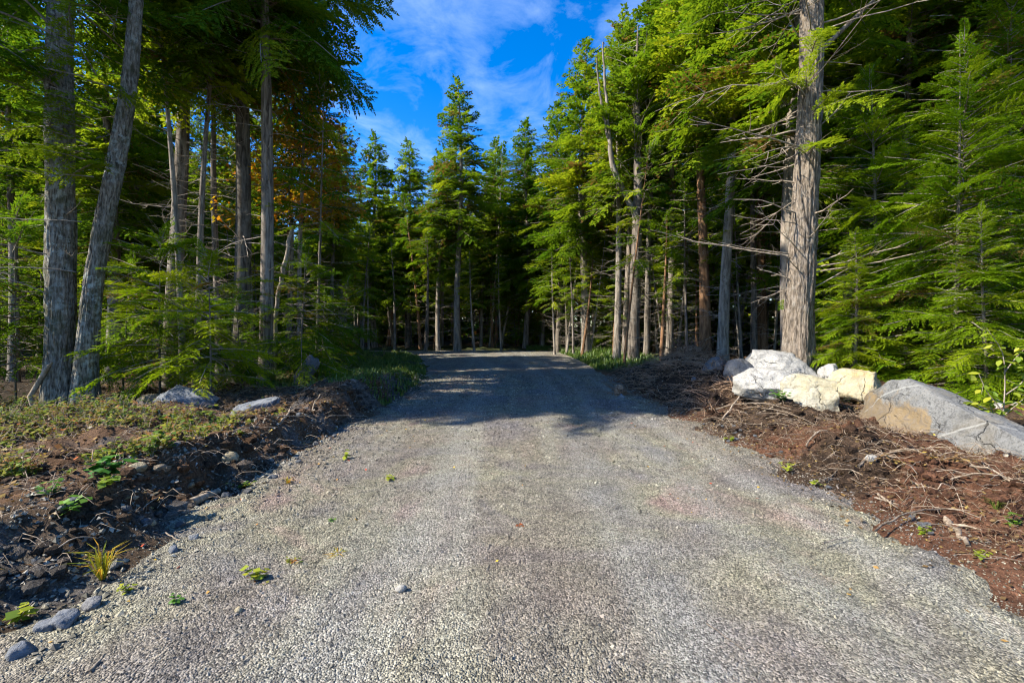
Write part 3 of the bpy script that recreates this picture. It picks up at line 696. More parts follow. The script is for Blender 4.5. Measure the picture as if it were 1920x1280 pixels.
# dark forked tree -----------------------------------------------------
D2 = 20.0
b2 = at(1190, 662, D2); b2.z = h1(b2.x, b2.y)
fork = empty('forked_tree', b2); tag(fork, 'dark trunked tree with a pale broken limb forking up towards the sky', 'tree')
def simple_trunk(name, pix, rad, d, o, mat, parent, sides=10):
    P = np.array([rel(px, py, d, o) for px, py in pix]); g = Geo()
    cum = np.linspace(0, 1, len(P)); s = np.linspace(0, 1, 30)
    C = np.stack([np.interp(s, cum, P[:, k]) for k in range(3)], 1)
    C[1:-1] = (C[:-2] + C[1:-1] + C[2:]) / 3
    C += 0.015 * np.random.default_rng(len(pix)).normal(size=C.shape)
    g.tube(C, np.interp(s, cum, rad), sides); return link(name, g.mesh(name, mat), parent)
simple_trunk('trunk', [(1188, 690), (1190, 560), (1196, 400), (1197, 300), (1195, 220), (1194, 140), (1196, 50)], [0.27, 0.24, 0.22, 0.17, 0.13, 0.09, 0.02], D2, b2, M['bark'], fork)
simple_trunk('limb', [(1196, 410), (1170, 360), (1147, 310), (1140, 240), (1134, 150), (1130, 80)], [0.15, 0.13, 0.12, 0.085, 0.06, 0.03], D2 - .1, b2, M['pale_bark'], fork, 7)
simple_trunk('limb', [(1140, 260), (1128, 200), (1120, 140), (1119, 105)], [0.07, 0.055, 0.04, 0.03], D2 - .15, b2, M['pale_bark'], fork, 6)
lr = np.random.default_rng(15); lg = Geo()
for k in range(40):
    py = lr.uniform(100, 420); dead_branch(lg, lr, np.array(rel(1195, py, D2, b2)), lr.uniform(0, 6.28), R(lr.normal(30, 18)), lr.uniform(.8, 2.6), .018, 3, 4)
link('dead_branches', lg.mesh('dead_branches', M['dead_wood']), fork)
cr = Crown()
for k in range(60):
    z = lr.uniform(9.0, 14.5); cr.branch(lr, np.array([0.1, 0, z]), lr.uniform(0, 6.28), R(lr.normal(20, 14)), lr.uniform(0.8, 2.0), SPR_FAR, 0.55)
cm, wm = cr.meshes('forked', M['needles'], M['dead_wood']); link('crown', cm, fork); link('branches', wm, fork)

# broken snag left of the verge ------------------------------------------
D3 = 12.2
b3 = at(515, 690, D3); b3.z = h1(b3.x, b3.y)
snag = empty('dead_snag', b3); tag(snag, 'crooked broken snag with bare twigs leaning beside the furrowed hemlock', 'dead tree')
simple_trunk('trunk', [(513, 700), (516, 620), (520, 560), (531, 510), (545, 440), (548, 425)], [0.06, .055, .055, .06, .05, .045], D3, b3, M['dead_wood'], snag, 8)
lg = Geo()
for k in range(16):
    z = lr.uniform(.5, 3.2); dead_branch(lg, lr, np.array([(z * 0.13), 0, z]), lr.uniform(-1.2, 1.2), R(lr.normal(12, 22)), lr.uniform(.5, 1.5), .012, 4, 4)
link('branches', lg.mesh('branches', M['dead_wood']), snag)

# autumn yellow tree -------------------------------------------------------
def leaf_cloud(rng, C, n, rad, size):
    """n leaf rhombs around points C"""
    c = C[rng.integers(len(C), size=n)] + rng.normal(0, 1, (n, 3)) * rad
    a = rng.uniform(0, 6.28, n); sl = size * rng.uniform(.6, 1.3, n)
    D = np.stack([np.cos(a), np.sin(a), rng.uniform(-.9, .2, n)], 1) * sl[:, None]
    P = np.stack([-np.sin(a), np.cos(a), rng.uniform(-.6, .6, n)], 1) * (sl * .33)[:, None]
    return np.stack([c, c + D * .45 + P, c + D, c + D * .45 - P], 1)
def leaf_mesh(name, Q, tint, mat): return mesh_np(name, Q.reshape(-1, 3), np.arange(len(Q) * 4).reshape(-1, 4), mat, False, {'tint': np.clip(tint, 0, 1)})
def broadleaf(name, seed, loc, Ht, zb, spread, nl, leaves, label, leaf='yellow_leaf', bark='pale_bark', r0=0.1, tmid=.5, lsize=.09, cat='tree', group=None):
    rng = np.random.default_rng(seed); o = empty(name, loc); tag(o, label, cat, group)
    g = Geo(); z = np.linspace(-.3, Ht, 16); cx = .12 * np.sin(z * .5 + seed); cyy = .12 * np.sin(z * .4 + seed * 2)
    g.tube(np.stack([cx, cyy, z], 1), np.linspace(r0, .02, 16), 8); link('trunk', g.mesh('trunk', M[bark]), o)
    g = Geo(); C = []
    for k in range(nl):
        zz = rng.uniform(zb, Ht * .97); L = spread * (1.15 - .75 * (zz - zb) / (Ht - zb)) * rng.uniform(.6, 1.1)
        az = rng.uniform(0, 6.28); p = R(rng.uniform(10, 45)); s = np.linspace(0, 1, 7)
        P = np.stack([np.interp(zz, z, cx) + np.cos(az + .3 * s) * L * s, np.interp(zz, z, cyy) + np.sin(az + .3 * s) * L * s, zz + L * math.sin(p) * s - .25 * L * s ** 2], 1)
        g.tube(P, np.linspace(.022, .006, 7) * (r0 / .1), 4); C.append(P[2:])
        for q in range(4):
            i = rng.integers(2, 6); a2 = az + rng.choice([-1, 1]) * rng.uniform(.5, 1.1); l2 = L * .35
            P2 = P[i] + np.linspace(0, 1, 4)[:, None] * np.array([math.cos(a2), math.sin(a2), rng.uniform(-.2, .4)]) * l2
            g.tube(P2, [.008, .006, .005, .004], 3); C.append(P2)
    link('branches', g.mesh('branches', M['dead_wood']), o)
    C = np.concatenate(C); Q = leaf_cloud(rng, C, leaves, .16, lsize)
    link('crown', leaf_mesh('crown', Q, rng.normal(tmid, .22, leaves), M[leaf]), o)
    return o
p = at(565, 600, 14.6); broadleaf('birch_tree', 41, (p.x, p.y, h1(p.x, p.y)), 10.3, 4.6, 2.0, 46, 9000, 'golden yellow autumn tree glowing behind the furrowed trunks', tmid=.72, lsize=.12)
p = at(600, 600, 19); broadleaf('birch_tree', 42, (p.x, p.y, h1(p.x, p.y)), 11, 5.5, 1.7, 36, 5000, 'orange tipped autumn tree peeking out beside the dark layered hemlock', tmid=.8, lsize=.11)
p = at(460, 600, 20); broadleaf('birch_tree', 43, (p.x, p.y, h1(p.x, p.y)), 13, 6.0, 2.4, 46, 8000, 'yellow green autumn tree seen through the gap behind the stout hemlock', tmid=.25, lsize=.11)

# foliage wall on the right ----------------------------------------------
W = [(1640, 10.2, 120, 'bright hemlock with layered sprays close beside the big pine', 2.0),
     (1790, 8.4, 60, 'tallest sunlit young hemlock behind the long slab', 0.3),
     (1900, 9.8, -60, 'tall young hemlock at the picture edge behind the leafy sapling', 4.2),
     (1725, 9.6, 330, 'low bushy hemlock crowding over the cream boulders', 5.1),
     (1850, 7.4, 380, 'small bushy hemlock directly above the grey slab', 3.3),
     (1600, 9.4, 430, 'smallest bright hemlock at the foot of the big pine', 1.1)]
for px, d, pt, lab, rz in W:
    T('young_hemlock', 'wall', px, d, pt, 11, lab, rz=rz, cat='tree', dead=False)
for px, d, pt, lab in ((1700, 13, -380, 'tall dark hemlock towering behind the young bright hemlocks'), (1850, 12.5, -420, 'tall dark hemlock above the picture edge over the leafy sapling'),
                       (1590, 14.5, -260, 'dark hemlock filling the gap beside the upper pine trunk'), (1780, 16, -200, 'shaded hemlock deep behind the tallest sunlit young one')):
    T('hemlock_tree', 'great' if d < 14 else 'full', px, d, pt, 24, lab, cscale=1.0)

# saplings, left
S = [(300, 9.6, 425, 'sunlit young hemlock holding out bright sprays in front of the broad dark trunk', 'sunlit_needles'), (395, 9.4, 455, 'sunlit young hemlock leaning before the slim stems next to the grey boulder', 'sunlit_needles'),
     (560, 12.0, 470, 'wispy hemlock sapling beside the crooked snag', None), (455, 11.2, 545, 'low spreading hemlock sapling in shade before the furrowed trunks', None),
     (600, 12.8, 540, 'small hemlock sapling behind the angular rock', None), (30, 9.5, 380, 'shaded hemlock sapling beside the twin stemmed tree at the picture edge', None),
     (230, 11.0, 480, 'shaded hemlock sapling in the gap right behind the twin stemmed tree', None), (640, 17.0, 520, 'small dark hemlock sapling at the back of the grass verge', None)]
for px, d, pt, lab, lf in S:
    o = T('hemlock_sapling', 'sapling', px, d, pt, 5, lab, cat='sapling', bark='bark')
    if lf:
        for c in o.children:
            if c.name.startswith('crown'): c.data = c.data.copy(); c.data.materials[0] = M[lf]
# thin poles at the edge of the far stand
for i, (px, d, pt, wp, lab, bk) in enumerate([
    (1040, 26, 470, 5, 'thin pole stem leaning at the far edge, first past the drive end', 'pale_bark'), (1075, 25, 440, 5, 'thin pale pole stem beside the straight trunk on the grass strip', 'pale_bark'),
    (1062, 27, 520, 4, 'slightest pole stem between the two thin pale poles', 'pale_bark'), (1150, 22.5, 500, 4, 'thin reddish pole stem in front of the leaning pale conifer', 'red_bark'),
    (1240, 19.5, 400, 9, 'thin orange brown stem just left of the root tangle', 'red_bark'), (1255, 20, 500, 4, 'slight pole stem behind the thin orange brown one', 'pale_bark'),
    (890, 29, 470, 5, 'forked thin pole near the tall pale trunked conifer', 'pale_bark'), (940, 30, 480, 5, 'dead looking thin pole at the middle of the far shade', 'pale_bark'),
    (680, 27, 430, 6, 'thin stem standing at the back of the grass verge', 'bark'), (740, 29, 450, 6, 'thin dark stem between the two pointed hemlocks', 'bark'), (798, 30, 440, 8, 'thin curved stem close to the slim conifer', 'bark'),
    (1392, 17, 300, 6, 'thin stem above the dark boulder', 'bark'), (1290, 18.5, 330, 7, 'thin stem rising behind the root tangle', 'bark')]):
    T('pole_tree', 'pole', px, d, pt, wp, lab, bark=bk, cat='tree', lean=(0, R(random.uniform(-3, 3))))

polr = np.random.default_rng(404)
for k in range(46):
    px = polr.uniform(660, 1460); d = polr.uniform(24, 31) if px < 1120 else polr.uniform(17.5, 27)
    near = 'beyond the grass verge' if px < 800 else 'near the lone tall conifer' if px < 960 else ('behind the bright grass strip' if px < 1130 else ('behind the forked tree' if px < 1270 else 'behind the root tangle'))
    T('pole_tree', 'pole', px, d + 8 if px < 1050 else d, polr.uniform(250, 480), polr.uniform(4, 8), 'slender pale pole stem ' + near, group='slender pole stems ' + near,
      bark='pale_bark' if polr.random() < .75 else 'red_bark', lean=(R(polr.normal(0, 3)), R(polr.normal(0, 4))))

def landmark(px):
    return next(w for lim_, w in ((160, 'behind the twin stemmed tree'), (420, 'behind the blue grey boulder'), (640, 'behind the furrowed trunks'), (800, 'beyond the grass verge'), (960, 'behind the lone tall conifer'),
                (1120, 'behind the bright grass strip'), (1300, 'behind the forked tree'), (1500, 'behind the root tangle'), (1720, 'beyond the big pine'), (9999, 'behind the young hemlocks')) if px < lim_)
# ------------------------------------------------------------------ the rest of the forest
placed = [(o.location.x, o.location.y) for o in COL.objects if o.type == 'EMPTY' and o.get('category') in ('tree',)]
frng = np.random.default_rng(2024)
n_fill = 0; tries = 0
while n_fill < 190 and tries < 9000:
    tries += 1
    y = frng.uniform(5, 54); x = frng.uniform(-1.28, 1.28) * y + frng.uniform(-5, 5)
    if x < 0 and x > -9.5 and y < 24: continue
    if x >= 0 and x < 10 and y < 19: continue
    if x >= 0 and x < 5.5 and y < 26: continue
    if -12 < x < 4 and y < 33.5 and y > 23: continue
    if x < -9 and y < 6.6 + 0.27 * (x + 10) + 0.8: continue
    if x > 0 and y < 8: continue
    if -23 < x < -8.5 and 9.8 < y < 15.5: continue
    if -13 < x < -8.5 and y < 15.5: continue
    if x < -9 and 22 < y < 31.5 and x > -14: continue
    sp = 2.0 + 0.028 * y
    if any((x - a) ** 2 + (y - c) ** 2 < sp * sp for a, c in placed): continue
    px = 960 + x / y * FPX
    if not -260 < px < 2200: continue
    Ht = frng.uniform(14, 20)
    if -24 < x < -6 and y > 17: Ht *= .66
    top = HZ - (Ht - 1.6) / y * FPX
    lim = np.interp(px, [540, 600, 640, 700, 780, 880, 980, 1050, 1110, 1150], [100, 230, 265, 285, 300, 300, 280, 240, 110, 60]) if 540 < px < 1150 else -9999
    if top < lim: Ht = 1.6 + (HZ - lim - frng.uniform(0, 60)) / FPX * y
    if Ht < 8: continue
    placed.append((x, y)); n_fill += 1
    key = frng.choice(['full', 'tall', 'thin', 'bare', 'spire'], p=[.20, .24, .30, .14, .12])
    if x < -8 and y < 17: key = frng.choice(['bare', 'thin'], p=[.75, .25]); Ht = max(Ht, frng.uniform(16, 20))
    elif x < -8 and y < 26: key = frng.choice(['bare', 'thin', 'tall', 'full'], p=[.35, .3, .2, .15])
    bark = frng.choice(['bark', 'pale_bark', 'red_bark'], p=[.62, .28, .10])
    side = 'left of the drive' if px < 640 else ('right of the drive' if px > 1120 else 'beyond the end of the drive')
    look = {'bark': 'dark-barked', 'pale_bark': 'pale-barked', 'red_bark': 'reddish-barked'}[bark]
    form = {'full': 'full crowned', 'tall': 'high crowned', 'thin': 'thinly branched', 'bare': 'bare stemmed', 'spire': 'pointed'}[key]
    row = 'in front rank' if y < 20 else ('in middle rank' if y < 34 else 'deep in woods')
    where = landmark(px)
    lab = f'{form} {look} hemlock {row} {where}'
    tree('hemlock_tree', key, (x, y, h1(x, y) - .05), Ht, frng.uniform(.16, .36), lab, group='background hemlocks ' + side, bark=bark, dead=y < 42)

# understory saplings in the shade of the stand
n = 0
for k in range(400):
    y = frng.uniform(14, 40); x = frng.uniform(-1.15, 1.15) * y
    if road_in(np.array([x]), np.array([y]))[0] > -2.0 or (abs(x) < 9 and y < 24) or (x > 0 and x < 6 and y < 27): continue
    if any((x - a) ** 2 + (y - c) ** 2 < 1.4 for a, c in placed): continue
    placed.append((x, y)); n += 1
    side = 'left of' if x < -4 else ('right of' if x > 4 else 'beyond')
    px = 960 + x / y * FPX; uk = frng.random() < .5
    tree('hemlock_sapling', 'pole' if uk else 'sapling', (x, y, h1(x, y) - .03), frng.uniform(2.5, 7), frng.uniform(.05, .1),
         ('thin stemmed' if uk else 'bushy') + ' understory hemlock in the shade ' + landmark(px), group=f'understory hemlocks {side} the drive', cat='sapling', dead=True)
    if n >= 70: break

# far woods: a mass one cannot count
FQ, FT = [], []; wood = Geo()
drng = np.random.default_rng(9)
SPR_COARSE = spray_set(drng, (1.2, 2.3, 3.4), 0.72, 0.44, 3, 0.7)
FARV = []
for k in range(7):
    c, ctr = conifer(900 + k, 18, .4, 3.6, 62, SPR_COARSE, low=.9, power=.6)
    FARV.append((np.concatenate(c.Q), np.concatenate(c.T)))
def far_tree(x, y, Ht):
    q, t_ = FARV[drng.integers(7)]; o = np.array([x, y, h1(x, y)])
    FQ.append((q.reshape(-1, 3) @ rot_z(drng.uniform(0, 6.28)).T * (Ht / 18)).reshape(-1, 4, 3) + o); FT.append(t_)
    wood.tube(np.array([[0, 0, z] for z in np.linspace(0, Ht, 4)]) + o, np.linspace(.2, .03, 4), 5)
for k in range(140):
    a = R(drng.uniform(-68, 68)); rr = drng.uniform(46, 80); x, y = rr * math.sin(a), rr * math.cos(a)
    px = 960 + x / max(y, 1) * FPX
    far_tree(x, y, drng.uniform(14, 17.5) if 560 < px < 1120 else drng.uniform(15, 21))
Q = np.concatenate(FQ)
far = link('distant_forest', leaf_mesh('distant_forest', Q, np.concatenate(FT), M['needles']))
tag(far, 'dense dark woods filling the distance behind the stand', 'forest', kind='stuff')
fw = link('distant_trunks', wood.mesh('distant_trunks', M['bark']), far); fw['kind'] = 'stuff'

# ------------------------------------------------------------------ rocks
def ico(sub):
    import bmesh
    bm = bmesh.new(); bmesh.ops.create_icosphere(bm, subdivisions=sub, radius=1.0)
    V = np.array([v.co[:] for v in bm.verts]); F = np.array([[v.index for v in f.verts] for f in bm.faces]); bm.free(); return V, F
ICO = {k: ico(k) for k in (1, 2, 3, 5)}
def rock_verts(seed, size, sub=5, cuts=9, cmin=.58, cmax=.92, rough=.085, planes=(), power=2.4):
    rng = np.random.default_rng(seed); V, F = ICO[sub]; V = V.copy()
    V = V / (np.sum(np.abs(V) ** power, 1) ** (1 / power))[:, None]
    for k in range(cuts):
        n = rng.normal(size=3); n /= np.linalg.norm(n); d = rng.uniform(cmin, cmax)
        over = np.maximum(V @ n - d, 0); V = V - over[:, None] * n * .93
    for n, d in planes:
        n = np.array(n, float); n /= np.linalg.norm(n); over = np.maximum(V @ n - d, 0); V = V - over[:, None] * n * .95
    nrm = V / (np.linalg.norm(V, axis=1)[:, None] + 1e-9)
    dsp = rough * fbm(V[:, 0] * 2.2 + seed, V[:, 1] * 2.2, V[:, 2] * 2.2, 5, seed) + rough * .35 * np.abs(fbm(V[:, 0] * 6, V[:, 1] * 6 + seed, V[:, 2] * 6, 3, seed + 3))
    dsp = dsp + rough * .22 * fbm(V[:, 0] * 14, V[:, 1] * 14, V[:, 2] * 14 + seed, 2, seed + 8)
    V = V + nrm * dsp[:, None]
    return V * np.array(size) * .5, F
def rock(name, px, d, py_top, py_bot, wpx, depth, mat, seed, label, cat='boulder', rz=0.0, tilt=(0, 0), group=None, sub=5, **kw):
    """boulder standing d metres out that spans the given photo rows; sunk a little into the soil"""
    top = CAM_H - (py_top - HZ) / FPX * d; x = (px - 960) / FPX * (d + depth * .25); bot = CAM_H - (py_bot - HZ) / FPX * d
    g = h1(x, d); bot = min(bot, g) - .06
    if sub == 3:                                                     # small stones sit where the view ray meets the soil
        q = hit(px, py_bot); d = q.y; x = q.x; sc_ = d / FPX; bot = q.z - .35 * (py_bot - py_top) * sc_; top = q.z + .6 * (py_bot - py_top) * sc_; depth = min(depth, wpx * sc_)
    w = wpx / FPX * d; hgt = (top - bot) * 1.02
    V, F = rock_verts(seed, (w * 1.04, depth, hgt), sub, **kw)
    o = link(name, mesh_np(name, V, F, mat, True)); o.location = (x, d + (depth * .25 if sub != 3 else 0), bot + hgt * .5); o.rotation_euler = (tilt[0], tilt[1], rz)
    return tag(o, label, cat, group)
rock('boulder', 1456, 9.1, 652, 742, 148, 1.25, M['rock_white'], 61, 'largest white boulder at the foot of the big pine with a shade patch on top', planes=[((.1, -.1, 1), .74), ((.9, -.3, .7), .70), ((-.55, -.8, .35), .66)])
rock('boulder', 1437, 8.3, 692, 752, 116, .9, M['rock_white'], 62, 'rounded white boulder set low in front of the largest white one', power=2.0, cuts=5, cmin=.75, planes=[((-.6, -.75, .45), .68)])
rock('boulder', 1527, 7.7, 703, 776, 102, .75, M['rock_cream'], 63, 'angular cream boulder in the middle of the row', power=3.2, cuts=7, planes=[((.2, -.2, 1), .76), ((-.62, -.78, .38), .52), ((1, -.35, .1), .66)])
rock('boulder', 1606, 7.95, 690, 760, 92, .8, M['rock_yellow'], 64, 'pale yellow boulder wedged behind the cream one and the slab', power=3, planes=[((0, -.1, 1), .78), ((-.6, -.75, .4), .5), ((.6, -.8, .1), .7)])
rock('boulder', 1342, 10.2, 672, 712, 48, .6, M['rock_dark'], 65, 'blue grey rounded boulder in shade, farthest in the row', power=2.2, cuts=6)
rock('boulder', 1386, 9.3, 676, 724, 54, .6, M['rock_dark'], 66, 'half shaded dark boulder tucked against the largest white one', power=2.2)
rock('boulder', 1560, 8.7, 686, 745, 50, .6, M['rock_white'], 67, 'pale stone just showing between the white and yellow boulders')
rock('boulder', 1905, 6.6, 757, 800, 110, .5, M['rock_white'], 68, 'bleached flat stone peeking over the far side of the slab')
# the long slab: lies along the drive, tall at its far end, sloping down towards the viewer
V, F = rock_verts(70, (0.85, 3.3, 1.1), 5, cuts=6, cmin=.78, cmax=.98, rough=.06, power=6.0, planes=[((.15, -.5, 1), .49), ((-.7, -.1, .8), .82), ((-1, 0, .35), .72), ((-.5, 1, .2), .95), ((0, 1, .5), .95)])
slab = link('stone_slab', mesh_np('stone_slab', V, F, M['rock_slab'], True)); slab.location = (5.64, 5.64, .37); slab.rotation_euler = (R(8), R(4), R(-3))
tag(slab, 'long grey stone slab with white vein sloping down beside the drive', 'boulder')
# left rocks
rock('boulder', 344, 8.3, 722, 776, 112, .75, M['rock_grey'], 81, 'blue grey boulder at the edge of the dark woods', power=2.3, planes=[((.5, 0, 1), .62), ((-.8, 0, .6), .75)])
rock('boulder', 283, 8.4, 742, 782, 52, .45, M['rock_brown'], 82, 'small brown boulder leaning on the blue grey one')
rock('boulder', 222, 8.6, 746, 785, 74, .5, M['rock_dark'], 83, 'low dark boulder at the foot of the twin stemmed tree')
rock('flat_rock', 474, 7.6, 746, 786, 96, .5, M['rock_grey'], 84, 'flat grey rock slab lying tilted on the dark berm', tilt=(0, R(-9)), power=3.2, planes=[((0, -.15, 1), .5)])
rock('angular_rock', 572, 11.2, 668, 705, 28, .3, M['rock_dark'], 85, 'angular shaded rock standing on end beside the leaning pole', power=5, rz=.5, tilt=(.2, .5), cuts=5)
rock('stone', 432, 5.6, 836, 862, 32, .18, M['rock_tan'], 86, 'yellowish stone sitting on the brown berm', 'stone', sub=3)
rock('stone', 254, 5.4, 858, 880, 32, .16, M['rock_tan'], 87, 'yellowish oblong stone beside the green weeds', 'stone', sub=3)
rock('stone', 303, 5.3, 860, 880, 28, .16, M['rock_brown'], 88, 'brown rounded stone next to the yellowish oblong one', 'stone', sub=3)
rock('stone', 556, 10.8, 700, 716, 18, .2, M['rock_tan'], 89, 'small pale stone below the angular shaded rock', 'stone', sub=3)
rock('stone', 202, 4.55, 926, 944, 27, .12, M['rock_tan'], 90, 'tan stone among the grey rubble above the gravel', 'stone', sub=3)
rock('stone', 282, 4.2, 966, 982, 18, .1, M['rock_tan'], 91, 'small tan stone in the dark hollow of the berm', 'stone', sub=3)
rock('stone', 448, 3.15, 1131, 1146, 16, .05, M['rock_tan'], 92, 'little yellow pebble alone on the open gravel', 'stone', sub=3, tilt=(0, -.6))
rock('stone', 42, 2.55, 1188, 1228, 44, .14, M['rock_grey'], 93, 'biggest grey rubble stone near the bottom corner', 'stone', sub=3)
rock('stone', 122, 2.85, 1130, 1170, 46, .14, M['rock_grey'], 94, 'grey rubble stone on the crest just above the biggest one', 'stone', sub=3)
rock('stone', 84, 2.7, 1148, 1180, 38, .12, M['rock_grey'], 95, 'grey rubble stone wedged between two larger ones', 'stone', sub=3)
rock('stone', 175, 3.0, 1105, 1135, 34, .1, M['rock_dark'], 96, 'dark stone at the upper end of the rubble crest', 'stone', sub=3)
rock('stone', 362, 3.9, 992, 1010, 18, .08, M['rock_white'], 97, 'white angular stone on the gravel edge below the log', 'stone', sub=3)
rock('stone', 325, 3.75, 1014, 1036, 20, .09, M['rock_grey'], 98, 'grey stone beside a white twig on the gravel edge', 'stone', sub=3)
rock('stone', 1302, 10.5, 700, 712, 14, .2, M['rock_grey'], 99, 'small grey stone on the shaded berm across the drive', 'stone', sub=3)
rock('stone', 1165, 10.6, 732, 746, 16, .2, M['rock_grey'], 100, 'grey stone at the shaded gravel edge below the berm', 'stone', sub=3)
rock('stone', 1634, 5.0, 842, 862, 20, .1, M['rock_white'], 104, 'pale stone beside the forked stick on the red brown soil', 'stone', sub=3)
rock('stone', 752, 2.9, 1088, 1104, 22, .05, M['rock_white'], 105, 'thin white stone flake lying on the open gravel', 'stone', sub=3)
# loose stones along both gravel edges: alike, one group each side
LOOSE = [mesh_np('loose_stone', *rock_verts(200 + k, (1, .8, .6), 2, cuts=7, rough=.08, power=2.6), m, False) for k, m in enumerate([M['rock_grey'], M['rock_grey'], M['rock_white'], M['rock_dark'], M['rock_brown'], M['rock_tan']])]
lrng = np.random.default_rng(31)
for k in range(120):
    left = k < 80
    y = lrng.uniform(2.3, 7.5) if left else lrng.uniform(3, 10)
    e = abs(lrng.normal(0, .5)) - .15
    x = road_c(y) - road_w(y) - e if left else road_c(y) + road_w(y) + e * .6
    s = lrng.uniform(.035, .10) * (1 if left else .8)
    o = link('loose_stone', LOOSE[lrng.choice(6, p=[.3, .25, .12, .15, .1, .08])]); z = max(h1(x, y), float(drive_z(np.array([x]), np.array([y]))[0]))
    o.location = (x, y, z + s * .15); o.scale = (s, s, s); o.rotation_euler = (lrng.uniform(-.4, .4), lrng.uniform(-.4, .4), lrng.uniform(0, 6.28))
    tag(o, 'small loose stone in the rubble where gravel meets the weedy left berm' if left else 'small loose stone along the gravel edge of the red brown bank', 'stone', 'loose stones left of the drive' if left else 'loose stones right of the drive')

# ------------------------------------------------------------------ gravel pebbles on the drive (uncountable)
def surf(x, y): return np.maximum(H(x, y), drive_z(x, y))
OCT = np.array([[1, 0, 0], [-1, 0, 0], [0, 1, 0], [0, -1, 0], [0, 0, 1], [0, 0, -1.0]])
OF = np.array([[0, 2, 4], [2, 1, 4], [1, 3, 4], [3, 0, 4], [2, 0, 5], [1, 2, 5], [3, 1, 5], [0, 3, 5]])
def pebbles(rng, x, y, size, tint_rng=(0, 1), sink=.25):
    n = len(x); z = surf(x, y)
    V = OCT[None] * (1 + rng.uniform(-.35, .35, (n, 6, 3))) * np.array([1, .8, .62]) * (size * .5)[:, None, None]
    V = V + rng.normal(0, .10, (n, 6, 3)) * size[:, None, None]
    a = rng.uniform(0, 6.28, n); c, s = np.cos(a)[:, None], np.sin(a)[:, None]
    t = rng.normal(0, .35, n)[:, None]
    X, Y, Z = V[..., 0].copy(), V[..., 1].copy(), V[..., 2].copy()
    Z2 = Z + t * X
    V = np.stack([X * c - Y * s, X * s + Y * c, Z2], -1) + np.stack([x, y, z + size * sink * .5], -1)[:, None, :]
    F = (OF[None] + (np.arange(n) * 6)[:, None, None]).reshape(-1, 3)
    return V.reshape(-1, 3), F, np.repeat(rng.uniform(*tint_rng, n), 8)
grng = np.random.default_rng(55)
def scatter(n, y0, y1, xl, xr, power):
    u = grng.random(n); y = y0 * (y1 / y0) ** (u ** power); x = grng.uniform(xl, xr, n)
    k = np.abs(x) < 1.16 * y + .15
    return x[k], y[k]
x, y = scatter(122000, 2.05, 16.0, -4.6, 4.6, 1.0)
e = -road_in(x, y) + .2 * fbm(x * 1.4, y * 1.4, 0, 3, 61); k = (grng.random(len(x)) < np.where(e < 0, 1, np.exp(-(e / .38) ** 2))) & (grng.random(len(x)) > .62 * tracks(x, y)); x, y = x[k], y[k]
size = (0.0042 + 0.0014 * y) * np.minimum(np.exp(grng.normal(0, .5, len(x))), 3.2)
V, F, tn = pebbles(grng, x, y, size)
gv = link('gravel', mesh_np('gravel', V, F, M['pebble'], False, {'tint': tn})); tag(gv, 'loose crushed grey gravel covering the driveway', 'gravel', kind='stuff')
# coarser rubble thrown up along the left edge
x, y = scatter(16000, 2.1, 8.0, -6.5, -2.2, 1.0)
e = -road_in(x, y); k = (grng.random(len(x)) < np.exp(-((e - .35) / .75) ** 2) * (.35 + .65 * (fbm(x * 1.4, y * 1.4, 0, 2, 91) > -.15))); x, y = x[k], y[k]
V, F, tn = pebbles(grng, x, y, np.minimum(.026 * np.exp(grng.normal(0, .45, len(x))), .05))
rb = link('rubble', mesh_np('rubble', V, F, M['pebble'], False, {'tint': tn})); tag(rb, 'coarse grey rubble heaped along the left gravel edge', 'rubble', kind='stuff')

# clods of torn soil on both banks
def clods(name, n, xr, yr, keep, size, label):
    rng = np.random.default_rng(n); X = rng.uniform(*xr, n * 3); Y = rng.uniform(*yr, n * 3); k = keep(X, Y); X, Y = X[k][:n], Y[k][:n]; n = len(X)
    bv, bf = ICO[1]; sz = np.minimum(size * np.exp(rng.normal(0, .55, n)), size * 3.5)
    V = bv[None] * (1 + rng.uniform(-.35, .3, (n, len(bv), 1))) * np.array([.55, .5, .36]) * sz[:, None, None]
    a = rng.uniform(0, 6.28, n); c, q = np.cos(a)[:, None], np.sin(a)[:, None]
    V = np.stack([V[..., 0] * c - V[..., 1] * q, V[..., 0] * q + V[..., 1] * c, V[..., 2]], -1) + np.stack([X, Y, H(X, Y) + sz * .08], -1)[:, None]
    col = ground_col(X, Y) * rng.uniform(.45, 1.25, (n, 1))
    F_ = (bf[None] + (np.arange(n) * len(bv))[:, None, None]).reshape(-1, 3)
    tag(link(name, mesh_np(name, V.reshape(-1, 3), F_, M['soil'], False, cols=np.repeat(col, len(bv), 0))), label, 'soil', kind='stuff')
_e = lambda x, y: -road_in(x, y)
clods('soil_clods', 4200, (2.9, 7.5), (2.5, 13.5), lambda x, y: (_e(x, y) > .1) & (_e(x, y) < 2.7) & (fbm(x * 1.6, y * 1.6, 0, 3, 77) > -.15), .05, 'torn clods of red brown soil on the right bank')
clods('berm_clods', 4200, (-8, -2.6), (2.3, 12), lambda x, y: (_e(x, y) > .1) & (_e(x, y) < 2.0) & (fbm(x * 1.6, y * 1.6, 0, 3, 79) > -.2), .045, 'torn clods of dark soil on the left berm')

